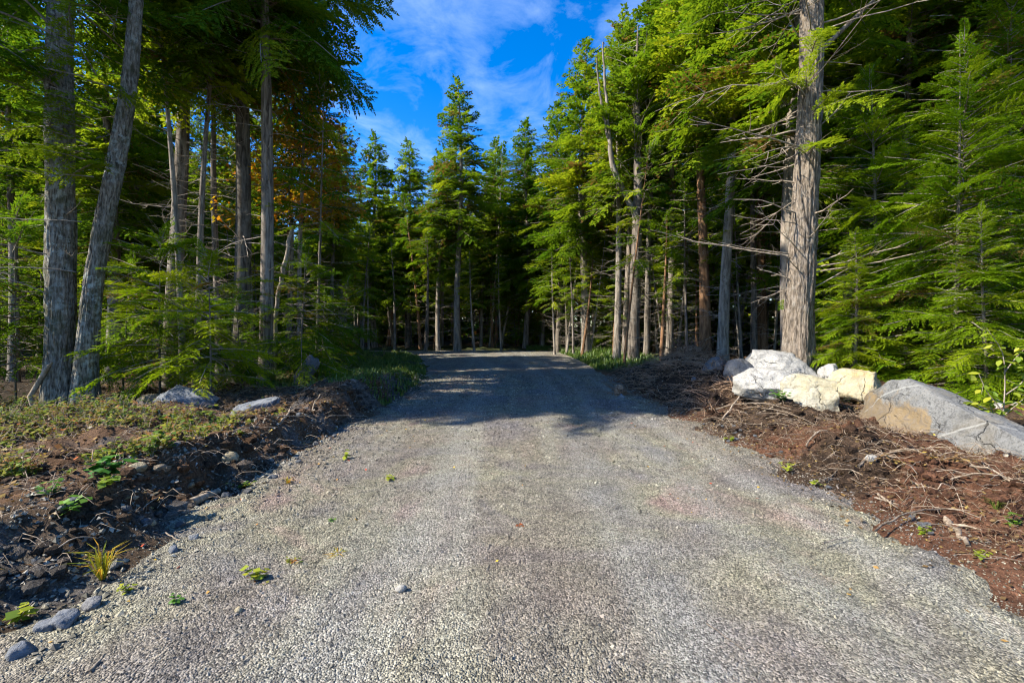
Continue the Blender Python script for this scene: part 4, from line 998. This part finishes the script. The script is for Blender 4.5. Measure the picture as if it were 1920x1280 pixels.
# ------------------------------------------------------------------ sticks, roots, litter
def stick_path(rng, p0, p1, k=7, wob=.03, lift=.0):
    s = np.linspace(0, 1, k); P = np.array(p0)[None] * (1 - s[:, None]) + np.array(p1)[None] * s[:, None]
    P += rng.normal(0, wob, (k, 3)) * np.array([1, 1, .35]); P[:, 2] += lift * np.sin(s * np.pi)
    g = surf(P[:, 0], P[:, 1]); P[:, 2] = np.maximum(P[:, 2], g + .004); return P
srng = np.random.default_rng(66)
def stick(px0, py0, px1, py1, r, label, mat='stick', twigs=0, lift=.0, wob=.025, name='stick', z0=.03, z1=.03, cat='stick'):
    a, b_ = hit(px0, py0), hit(px1, py1); a.z += z0; b_.z += z1
    P = stick_path(srng, a, b_, 9, wob * min(1.0, (b_ - a).length * .5), lift); o = empty(name, P[0]); tag(o, label, cat)
    g = Geo(); g.tube(P - P[0], np.linspace(r, r * .6, 9), 7, True); link('stem', g.mesh('stem', M[mat]), o)
    for q in range(twigs):
        i = srng.integers(2, 8); D = P[i] - P[i - 1]; D = D / np.linalg.norm(D); ang = srng.choice([-1, 1]) * srng.uniform(.5, 1.0)
        c, s = math.cos(ang), math.sin(ang); E = np.array([D[0] * c - D[1] * s, D[0] * s + D[1] * c, srng.uniform(.0, .5)])
        L = srng.uniform(.12, .35); g = Geo(); g.tube(np.array([P[i] - P[0], P[i] - P[0] + E * L * .5, P[i] - P[0] + E * L + [0, 0, -.03]]), [r * .5, r * .38, r * .2], 5, True)
        link('twig', g.mesh('twig', M[mat]), o)
    return o
stick(1608, 880, 1668, 852, .018, 'pale forked stick lying on the red brown soil below the slab', twigs=2)
stick(1668, 852, 1740, 858, .012, 'thin branch running on from the pale forked stick', twigs=2, lift=.05)
stick(1510, 840, 1560, 815, .011, 'bent pale root arching over the red brown bank', lift=.10)
stick(1544, 905, 1582, 880, .009, 'short bleached stick near the gravel edge of the bank', twigs=1)
stick(1680, 905, 1760, 925, .013, 'straight weathered stick beneath the dried fern', twigs=1)
stick(1772, 978, 1812, 1030, .026, 'thick grey branch end slanting down towards the gravel', twigs=1)
stick(1645, 930, 1682, 958, .012, 'pale split stick at the foot of the bank')
stick(1640, 938, 1685, 952, .010, 'second pale split stick crossing the first at the foot of the bank')
stick(1355, 790, 1398, 745, .016, 'upright slanted reddish branch below the rounded white boulder', z1=.25)
stick(1340, 770, 1500, 775, .010, 'long curved pale root lying below the boulders', lift=.12, twigs=2)
stick(1390, 768, 1530, 800, .009, 'second long root sweeping across the bank top', lift=.10, twigs=1)
stick(1420, 780, 1560, 772, .012, 'straight pale stick under the cream boulder')
stick(1745, 812, 1810, 815, .012, 'grey bent stick lying against the slab', lift=.08)
stick(1840, 830, 1880, 806, .010, 'dark twig standing up against the lower slab', z1=.25, mat='dead_wood')
stick(1880, 862, 1920, 838, .022, 'dark branch end jutting in at the picture edge', mat='dead_wood', z1=.12)
stick(1640, 1000, 1760, 960, .008, 'thin wiry root across the lower bank', lift=.05, twigs=3)
stick(1820, 880, 1915, 930, .012, 'grey brush stick in the tangle at the picture edge', twigs=3, lift=.08)
stick(1780, 905, 1900, 905, .009, 'thin brush stick lying level in the tangle at the picture edge', twigs=3, lift=.06)
stick(355, 950, 410, 925, .045, 'short weathered log end at the gravel edge of the left berm', mat='pale_dead', name='log', cat='log', wob=.004)
stick(85, 1055, 195, 1022, .005, 'long straw coloured stem above the golden grass tuft', lift=.08)
stick(310, 1005, 335, 1020, .006, 'white twig by the grey stone on the gravel edge')
stick(524, 800, 548, 776, .020, 'pale broken stick standing on the dark left berm', z1=.12, twigs=1)
stick(586, 775, 614, 745, .010, 'curved pale root loop on the shaded left berm', lift=.14)
stick(500, 785, 690, 782, .008, 'long thin pale stick lying along the shaded left berm', twigs=2)
stick(420, 830, 470, 808, .008, 'thin branched twig on the left berm below the flat rock', twigs=3, lift=.06)
stick(560, 740, 660, 700, .012, 'slanting branch leaning over the grass verge', twigs=2, z1=.3)
stick(425, 745, 520, 690, .014, 'fallen branch leaning up against the snag', z1=.45, twigs=3)
stick(895, 870, 922, 866, .007, 'dark twig lying on the open gravel', mat='dead_wood')
stick(880, 1000, 881, 1003, .004, 'tiny twig speck on the open gravel beside the red leaf', mat='dead_wood')
stick(165, 1275, 188, 1250, .012, 'short grey stick in the gravel at the bottom corner', mat='dead_wood')
stick(1325, 1178, 1395, 1230, .003, 'thin pale grass stem lying across the gravel')
stick(1545, 1025, 1600, 1010, .005, 'dark twig on the gravel near the red brown bank', mat='dead_wood')

def twig_mass(name, n, xr, yr, keep, r, L, mat, label, lift=.05, wob=.05):
    g = Geo(); rng = np.random.default_rng(len(name) + n); c = 0
    X = rng.uniform(*xr, n * 3); Y = rng.uniform(*yr, n * 3); k = keep(X, Y); X, Y = X[k][:n], Y[k][:n]; Z = surf(X, Y)
    for x, y, z in zip(X, Y, Z):
        a = rng.uniform(0, 6.28); l = L * rng.uniform(.4, 1.5); rr = r * rng.uniform(.5, 1.6); s = np.linspace(0, 1, 5)
        bend = rng.normal(0, .38)
        P = np.stack([x + np.cumsum(np.cos(a + bend * s)) * l / 5, y + np.cumsum(np.sin(a + bend * s)) * l / 5, np.zeros(5)], 1)
        P[:, 2] = z + .01 + rng.normal(0, lift * .3) + lift * rng.uniform(-.4, 1.3) * np.sin(s * 3.1) + rng.normal(0, .012, 5)
        g.tube(P, rr * np.linspace(1, .5, 5), 3)
    o = link(name, g.mesh(name, mat)); return tag(o, label, 'litter', kind='stuff')
ED = lambda x, y: -road_in(x, y)
twig_mass('root_litter', 4200, (2.7, 8), (2.6, 12), lambda x, y: (ED(x, y) + .3 * fbm(x * 2, y * 2, 0, 3, 8) > .05) & (ED(x, y) < 2.8) & (np.abs(x) < 1.2 * y), .0022, .24, M['root'], 'matted red brown roots and twigs covering the right bank', .05)
twig_mass('twig_debris', 1500, (2.9, 8), (2.6, 14), lambda x, y: (ED(x, y) > .25) & (ED(x, y) < 3.0) & (np.abs(x) < 1.2 * y), .0038, .36, M['stick'], 'loose grey twigs strewn over the right bank', .07)
twig_mass('twig_litter', 2600, (-10, -2.6), (2.4, 13), lambda x, y: (ED(x, y) > .15) & (ED(x, y) < 5) & (np.abs(x) < 1.25 * y), .003, .26, M['stick'], 'loose twigs and rootlets strewn over the left berm', .05)
twig_mass('berm_tangle', 1500, (2.9, 6), (8.5, 14.5), lambda x, y: (ED(x, y) > .2) & (ED(x, y) < 2.6), .007, .6, M['root'], 'dark tangle of roots on the shaded berm across the drive', .12)

def litter(name, n, xr, yr, keep, size, mat, label, tmean, tsd, lift=.015, kind='litter'):
    rng = np.random.default_rng(n + 1); X = rng.uniform(*xr, n * 3); Y = rng.uniform(*yr, n * 3); k = keep(X, Y, rng); X, Y = X[k][:n], Y[k][:n]; n = len(X)
    C = np.stack([X, Y, surf(X, Y) + rng.uniform(.2, 1, n) * lift], 1); a = rng.uniform(0, 6.28, n); s = size * rng.uniform(.5, 1.4, n)
    D = np.stack([np.cos(a), np.sin(a), rng.normal(0, .3, n)], 1) * s[:, None]; P = np.stack([-np.sin(a), np.cos(a), rng.normal(0, .4, n)], 1) * (s * .36)[:, None]
    Q = np.stack([C - D * .5, C + P, C + D * .5, C - P], 1)
    return tag(link(name, leaf_mesh(name, Q, rng.normal(tmean, tsd, n), mat)), label, kind, kind='stuff')
litter('leaf_litter', 16000, (-11, -2.4), (2.2, 14), lambda x, y, r: (ED(x, y) > .1) & (np.abs(x) < 1.25 * y) & (r.random(len(x)) < .35 + .65 * sstep(.5, 2.5, ED(x, y))), .045, M['litter'], 'dry brown fallen leaves over the left berm', .42, .22, .02)
litter('needle_litter', 20000, (2.7, 9), (2.5, 14), lambda x, y, r: (ED(x, y) > -.8 * r.random(len(x)) ** 3 + .1) & (np.abs(x) < 1.25 * y), .032, M['litter'], 'dry red brown needles and chips over the right bank', .3, .2, .02)
litter('forest_litter', 9000, (-40, 40), (11, 40), lambda x, y, r: (ED(x, y) > 1) & (np.abs(x) < 1.2 * y), .11, M['litter'], 'fallen leaves over the shaded forest floor', .3, .2, .03)
litter('scattered_leaves', 110, (-3, 3.4), (2.1, 11), lambda x, y, r: (ED(x, y) < 0) & (np.abs(x) < 1.2 * y) & (r.random(len(x)) < .15 + .85 * sstep(1.0, 2.6, np.abs(x))), .035, M['litter'], 'few fallen leaves dotted over the gravel', .85, .15, .012)

# ------------------------------------------------------------------ grass verges
def grass(name, n, xr, yr, keep, hgt, mat, label, w=.012):
    rng = np.random.default_rng(n); X = rng.uniform(*xr, n * 3); Y = rng.uniform(*yr, n * 3); k = keep(X, Y, rng); X, Y = X[k][:n], Y[k][:n]; n = len(X)
    a = rng.uniform(0, 6.28, n); h = hgt * np.exp(rng.normal(0, .35, n)); ln = rng.uniform(.15, .8, n) * h
    B = np.stack([X, Y, surf(X, Y) - .01], 1); P = np.stack([-np.sin(a), np.cos(a), np.zeros(n)], 1) * w
    Mi = B + np.stack([np.cos(a) * ln * .4, np.sin(a) * ln * .4, h * .65], 1); E = B + np.stack([np.cos(a) * ln, np.sin(a) * ln, h], 1)
    V = np.stack([B - P, B + P, Mi + P * .8, Mi - P * .8, E], 1).reshape(-1, 3); o = np.arange(n)[:, None] * 5
    F4 = o + np.array([[0, 1, 2, 3]]); F3 = o + np.array([[3, 2, 4]])
    tn = rng.normal(.45, .22, n)
    me = mesh_np(name, V, [F4, F3], mat, False, {'tint': np.clip(np.concatenate([tn, tn]), 0, 1)})
    return tag(link(name, me), label, 'grass', kind='stuff')
grass('verge_grass', 26000, (-9.5, -2.2), (9.8, 27), lambda x, y, r: (ED(x, y) > .0) & (ED(x, y) < 3.4) & (x < 0) & (y < 26) & (fbm(x * .9, y * .9, 0, 3, 14) > -.55 + .5 * sstep(12, 10, y)) & (r.random(len(x)) < (12 / y) ** .6), .10, M['grass'], 'short green grass and clover on the verge left of the drive', .012)
grass('far_grass', 16000, (0.5, 9), (18, 33), lambda x, y, r: (ED(x, y) > -.2) & (ED(x, y) < 3.0) & (x > 1), .16, M['grass'], 'bright grass strip at the forest edge past the right berm', .016)

# ------------------------------------------------------------------ weeds and plants
def leafy(rng, n_stem, h, spread, nl, lsize, leaf_shape=.33):
    """stems with leaves: (stem Geo, leaf quads)"""
    g = Geo(); Q = []
    for k in range(n_stem):
        a = rng.uniform(0, 6.28); l = h * rng.uniform(.6, 1.15); sp = spread * rng.uniform(.2, 1); s = np.linspace(0, 1, 5)
        P = np.stack([np.cos(a) * sp * s ** 1.3, np.sin(a) * sp * s ** 1.3, l * s - .15 * l * s ** 2 * rng.uniform(0, 1.5)], 1)
        g.tube(P, np.linspace(.0035, .0015, 5), 3)
        for q in range(nl):
            t = rng.uniform(.3, 1); c = np.array([np.interp(t, s, P[:, i]) for i in range(3)]); aa = rng.uniform(0, 6.28); sl = lsize * rng.uniform(.6, 1.2)
            D = np.array([math.cos(aa), math.sin(aa), rng.uniform(-.5, .25)]) * sl; Pp = np.array([-math.sin(aa), math.cos(aa), rng.uniform(-.35, .35)]) * sl * leaf_shape
            Q.append(np.stack([c, c + D * .45 + Pp, c + D, c + D * .45 - Pp]))
    return g, np.array(Q)
def plant(name, px, py, label, mat, n_stem, h, spread, nl, lsize, tmid=.5, tsd=.2, cat='plant', loc=None, group=None, shape=.33, seed=None):
    rng = np.random.default_rng(seed if seed is not None else int(px * 7 + py)); g, Q = leafy(rng, n_stem, h, spread, nl, lsize, shape)
    o = empty(name, loc or hit(px, py)); tag(o, label, cat, group)
    link('stems', g.mesh('stems', M['stick']), o); link('leaves', leaf_mesh('leaves', Q, rng.normal(tmid, tsd, len(Q)), M[mat]), o); return o
def tuft(name, px, py, label, mat, n, h, spread, cat='grass tuft', w=.004):
    rng = np.random.default_rng(int(px + py)); a = rng.uniform(0, 6.28, n); hh = h * rng.uniform(.4, 1.1, n); ln = spread * rng.uniform(.2, 1, n)
    B = np.stack([np.cos(a) * .015, np.sin(a) * .015, np.zeros(n)], 1); P = np.stack([-np.sin(a), np.cos(a), np.zeros(n)], 1) * w
    M1 = np.stack([np.cos(a) * ln * .4, np.sin(a) * ln * .4, hh * .75], 1); E = np.stack([np.cos(a) * ln, np.sin(a) * ln, hh * .85], 1)
    V = np.stack([B - P, B + P, M1 + P * .8, M1 - P * .8, E], 1).reshape(-1, 3); k = np.arange(n)[:, None] * 5
    tn = rng.uniform(0, 1, n); me = mesh_np('blades', V, [k + np.array([[0, 1, 2, 3]]), k + np.array([[3, 2, 4]])], M[mat], False, {'tint': np.concatenate([tn, tn])})
    o = empty(name, hit(px, py)); tag(o, label, cat); link('blades', me, o); return o
tuft('grass_tuft', 192, 1085, 'golden green grass tuft on the dark soil near the gravel', 'gold_grass', 60, .24, .24)
tuft('grass_tuft', 1868, 955, 'small green grass tuft on the bank at the picture edge', 'grass', 40, .10, .12)
tuft('grass_tuft', 635, 1040, 'flat reddish green weed tuft on the open gravel', 'gold_grass', 26, .03, .12)
tuft('grass_tuft', 540, 905, 'sparse yellow tuft at the gravel edge', 'gold_grass', 26, .06, .12)
plant('weed', 200, 895, 'dark green broad leaved weed standing out of the left berm', 'green_leaf', 7, .20, .2, 7, .11, .4, shape=.42)
plant('weed', 132, 965, 'fresh green seedling on the grey rubble', 'green_leaf', 5, .17, .12, 6, .075, .8, shape=.4)
plant('weed', 92, 935, 'smaller fern like seedling beside the fresh green one', 'green_leaf', 6, .15, .12, 7, .05, .5)
plant('weed', 196, 912, 'low lime leaved weed in front of the dark green one', 'lime_leaf', 4, .08, .12, 6, .07, .3, shape=.42)
plant('weed', 480, 1090, 'yellow green round leaved seedling on the open gravel', 'lime_leaf', 5, .09, .08, 4, .06, .6, shape=.45)
plant('weed', 470, 1100, 'reddish creeping weed at the foot of the round leaved seedling', 'weed', 6, .03, .12, 8, .025, .85)
plant('weed', 548, 1055, 'small red and green weed on the gravel beyond the round leaved seedling', 'weed', 5, .04, .08, 7, .03, .7)
plant('weed', 625, 978, 'tiny bright green seedling alone on the gravel', 'green_leaf', 3, .04, .04, 5, .04, .9, shape=.45)
plant('weed', 735, 898, 'yellow green weed patch on the gravel below the shade line', 'lime_leaf', 6, .05, .14, 7, .05, .5)
plant('weed', 650, 860, 'upright yellow leaf sprig at the gravel edge', 'lime_leaf', 2, .14, .06, 4, .09, .9)
plant('weed', 975, 988, 'tiny red leaved sprig in the middle of the gravel', 'weed', 3, .03, .04, 5, .035, 1.0, .05)
plant('weed', 330, 1130, 'small green weed on the gravel rim near the grass tuft', 'green_leaf', 4, .06, .06, 6, .035, .7)
plant('weed', 240, 1110, 'pale green weed among the rubble below the grass tuft', 'lime_leaf', 4, .06, .06, 6, .035, .4)
plant('weed', 35, 1165, 'broad leaved yellowing weed behind the biggest rubble stone', 'lime_leaf', 4, .09, .07, 4, .07, .5, shape=.45)
plant('weed', 450, 915, 'yellow and green weed clump at the left gravel edge', 'weed', 7, .08, .16, 9, .05, .45)
plant('weed', 1468, 755, 'leafy green plant growing against the rounded white boulder', 'green_leaf', 8, .28, .22, 8, .085, .8, shape=.4)
plant('weed', 1816, 838, 'dark green fern like plant at the lower end of the slab', 'green_leaf', 8, .2, .2, 10, .06, .5)
plant('weed', 1590, 778, 'dried orange fern between the cream boulder and the slab', 'litter', 7, .38, .3, 14, .06, .6)
plant('weed', 1690, 875, 'dried rust coloured fern frond on the bank', 'litter', 8, .16, .35, 16, .05, .45)
plant('weed', 1760, 865, 'second dried fern frond lying lower beside the first', 'litter', 8, .12, .35, 16, .05, .4)
plant('weed', 1475, 880, 'yellow green weed at the gravel edge of the red brown bank', 'lime_leaf', 7, .08, .16, 8, .045, .7)
plant('weed', 1370, 825, 'small lime weed by the gravel edge below the long root', 'lime_leaf', 5, .07, .12, 7, .05, .5)
plant('weed', 1535, 910, 'golden weed at the foot of the bank', 'lime_leaf', 5, .06, .12, 7, .04, .9)
plant('weed', 1735, 1005, 'yellow fern like weed at the gravel edge near the thick branch', 'lime_leaf', 5, .08, .1, 9, .04, .6)
plant('weed', 1745, 795, 'small weeds sprouting against the stained slab face', 'green_leaf', 5, .08, .12, 7, .04, .6)
plant('weed', 1895, 985, 'green sprig on the bank at the picture edge', 'green_leaf', 4, .12, .08, 6, .05, .7)
plant('weed', 1840, 1045, 'yellow sprigs where the bank meets the lower gravel', 'lime_leaf', 5, .05, .1, 7, .04, .8)
plant('weed', 330, 790, 'maple seedling with green and orange leaf below the blue grey boulder', 'weed', 4, .14, .1, 4, .15, .55, .35, shape=.45)
plant('weed', 720, 658, 'pale dry weed stalks at the back of the grass verge', 'weed', 9, .9, .35, 12, .07, .6, loc=tuple(hit(720, 668)))
# weed mass on the left, one cannot count the stems
wr = np.random.default_rng(88); WQ = []; wg = Geo(); tnt = []
for k in range(1150):
    y = wr.uniform(4.2, 9.2); x = wr.uniform(-1.17 * y, -3.4)
    if fbm(np.array([x * .8]), np.array([y * .8]), 0, 2, 5)[0] < -.05 + .35 * sstep(-5, -3.4, x) - .35 * sstep(-5.5, -8, x): continue
    if y > 7.0 and 250 < 960 + x / y * FPX < 560: continue
    z = h1(x, y); hh = wr.uniform(.06, .36) * (1.0 if x < -4.5 else .6)
    g, Qd = leafy(wr, int(wr.integers(2, 5)), hh, hh * .7, 6, wr.uniform(.035, .075), .38)
    WQ.append(Qd + np.array([x, y, z])); tm = wr.choice([.3, .45, .6, .62, .8]); tnt.append(wr.normal(tm, .13, len(Qd)))
    for v, f in zip(g.V, g.F4): pass
    off = 0
    wg.add(np.concatenate(g.V) + np.array([x, y, z]), np.concatenate(g.F4))
wm_ = link('weeds', leaf_mesh('weeds', np.concatenate(WQ), np.concatenate(tnt), M['weed'])); tag(wm_, 'yellowing green weeds and ferns covering the ground below the twin stemmed tree', 'weeds', kind='stuff')
ws = link('weed_stems', wg.mesh('weed_stems', M['stick']), wm_); ws['kind'] = 'stuff'

# leafy sapling at the right edge: each large leaf is a part
LEAF_V = np.array([[0, 0, 0], [.3, .24, .03], [.65, .22, .02], [1, 0, -.08], [.65, -.22, .02], [.3, -.24, .03], [.3, 0, -.03], [.65, 0, -.04]])
LEAF_F3 = np.array([[0, 6, 1], [0, 5, 6], [7, 3, 2], [7, 4, 3]]); LEAF_F4 = np.array([[1, 6, 7, 2], [6, 5, 4, 7]])
LEAFM = [mesh_np('leaf', LEAF_V, [LEAF_F4, LEAF_F3], M['lime_leaf'], True, {'tint': np.full(6, v)}) for v in (.2, .5, .85)]
def leaf_sapling(px, py, d, label, stems, n, lsize, seed):
    rng = np.random.default_rng(seed); p = at(px, py, d); z = h1(p.x, p.y); o = empty('leafy_sapling', (p.x, p.y, z)); tag(o, label, 'sapling'); P0 = Vector((p.x, p.y, z))
    for st in stems:
        Pt = np.array([list(at(a, b__, d) - P0) for a, b__ in st]); s = np.linspace(0, 1, 10); cum = np.linspace(0, 1, len(Pt)); C = np.stack([np.interp(s, cum, Pt[:, i]) for i in range(3)], 1)
        C[1:-1] = (C[:-2] + C[1:-1] * 2 + C[2:]) / 4
        g = Geo(); g.tube(C, np.linspace(.008, .003, 10), 5); link('stem', g.mesh('stem', M['pale_dead']), o)
        for q in range(n):
            t = rng.uniform(.25, 1); c = np.array([np.interp(t, s, C[:, i]) for i in range(3)]) + rng.normal(0, .02, 3)
            lf = link('leaf', LEAFM[rng.integers(3)], o); lf.location = c; sc = lsize * rng.uniform(.6, 1.2); lf.scale = (sc,) * 3
            lf.rotation_euler = (rng.normal(0, .4), rng.uniform(-.1, .7), rng.uniform(0, 6.28))
    return o
leaf_sapling(1880, 760, 5.6, 'sapling with large lime green leaves above the slab at the picture edge', [[(1880, 790), (1885, 720), (1882, 660), (1850, 615)], [(1882, 700), (1905, 670), (1925, 650)], [(1880, 770), (1850, 735), (1835, 700)], [(1885, 740), (1915, 720), (1930, 690)], [(1880, 790), (1860, 770), (1850, 745)], [(1880, 780), (1905, 760), (1922, 745)], [(1878, 785), (1842, 765), (1822, 752)]], 17, .13, 4)
leaf_sapling(20, 770, 7.2, 'sapling with yellow green leaves at the picture edge before the twin stemmed tree', [[(30, 830), (15, 790), (-5, 760)], [(30, 830), (35, 790), (20, 765)], [(25, 820), (45, 790), (60, 775)]], 9, .12, 6)
leaf_sapling(165, 790, 7.6, 'thin sapling with pale leaf sprays in front of the dark boulder', [[(200, 800), (185, 760), (172, 735)], [(240, 800), (225, 760), (215, 742)]], 10, .09, 8)

# root wad on the far right --------------------------------------------------
rp = at(1290, 680, 15.5); rz_ = h1(rp.x, rp.y)
wad = empty('root_tangle', (rp.x, rp.y, rz_)); tag(wad, 'uprooted stump with a tangle of reddish roots at the forest edge', 'stump')
V, F = rock_verts(301, (1.1, .9, .7), 3, cuts=4, rough=.2); V[:, 2] += .3; link('stump', mesh_np('stump', V, F, M['root'], True), wad)
g = Geo(); rr_ = np.random.default_rng(3)
for k in range(150):
    u = rr_.normal(size=3); u[2] = abs(u[2]) * .8; u /= np.linalg.norm(u)
    dead_branch(g, rr_, u * np.array([.5, .42, .32]) + [0, 0, .3], math.atan2(u[1], u[0]) + rr_.normal(0, .6), math.asin(u[2]) + rr_.normal(0, .5), rr_.uniform(.25, .75), rr_.uniform(.008, .02), 3, 2, .9)
link('roots', g.mesh('roots', M['root']), wad)
V, F = rock_verts(303, (.5, .22, .3), 3, cuts=9, rough=.06, power=4); fcx = link('split_wood', mesh_np('split_wood', V, F, M['gold_wood'], False), wad); fcx.location = (-.72, -.25, .28); fcx.rotation_euler = (0, .5, .3)
rp = at(1165, 705, 11.5)
st = empty('stump_fragment', (rp.x, rp.y, h1(rp.x, rp.y))); tag(st, 'pale brown broken stump piece on the shaded berm edge', 'stump')
V, F = rock_verts(305, (.34, .26, .34), 3, cuts=8, rough=.2, power=3); V[:, 2] += .15; link('body', mesh_np('body', V, F, M['root'], False), st)
g = Geo()
for k in range(14): dead_branch(g, rr_, np.array([0, 0, .12]), rr_.uniform(0, 6.28), rr_.uniform(-.2, .5), rr_.uniform(.3, .7), .014, 4, 2, .8)
link('roots', g.mesh('roots', M['root']), st)

# things of one label are told apart by their order across the picture
same = {}
for o in COL.objects:
    if o.get('group') and o.get('category') in ('tree', 'sapling'): same.setdefault(o['label'], []).append(o)
ORD = ['first', 'second', 'third', 'fourth', 'fifth', 'sixth', 'seventh', 'eighth', 'ninth', 'tenth', 'eleventh', 'twelfth', 'thirteenth', 'fourteenth', 'fifteenth', 'sixteenth']
for lab, os_ in same.items():
    if 1 < len(os_) <= 16:
        for k, o in enumerate(sorted(os_, key=lambda q: q.location.x / q.location.y)): o['label'] = lab + ', ' + ORD[k] + ' from left'
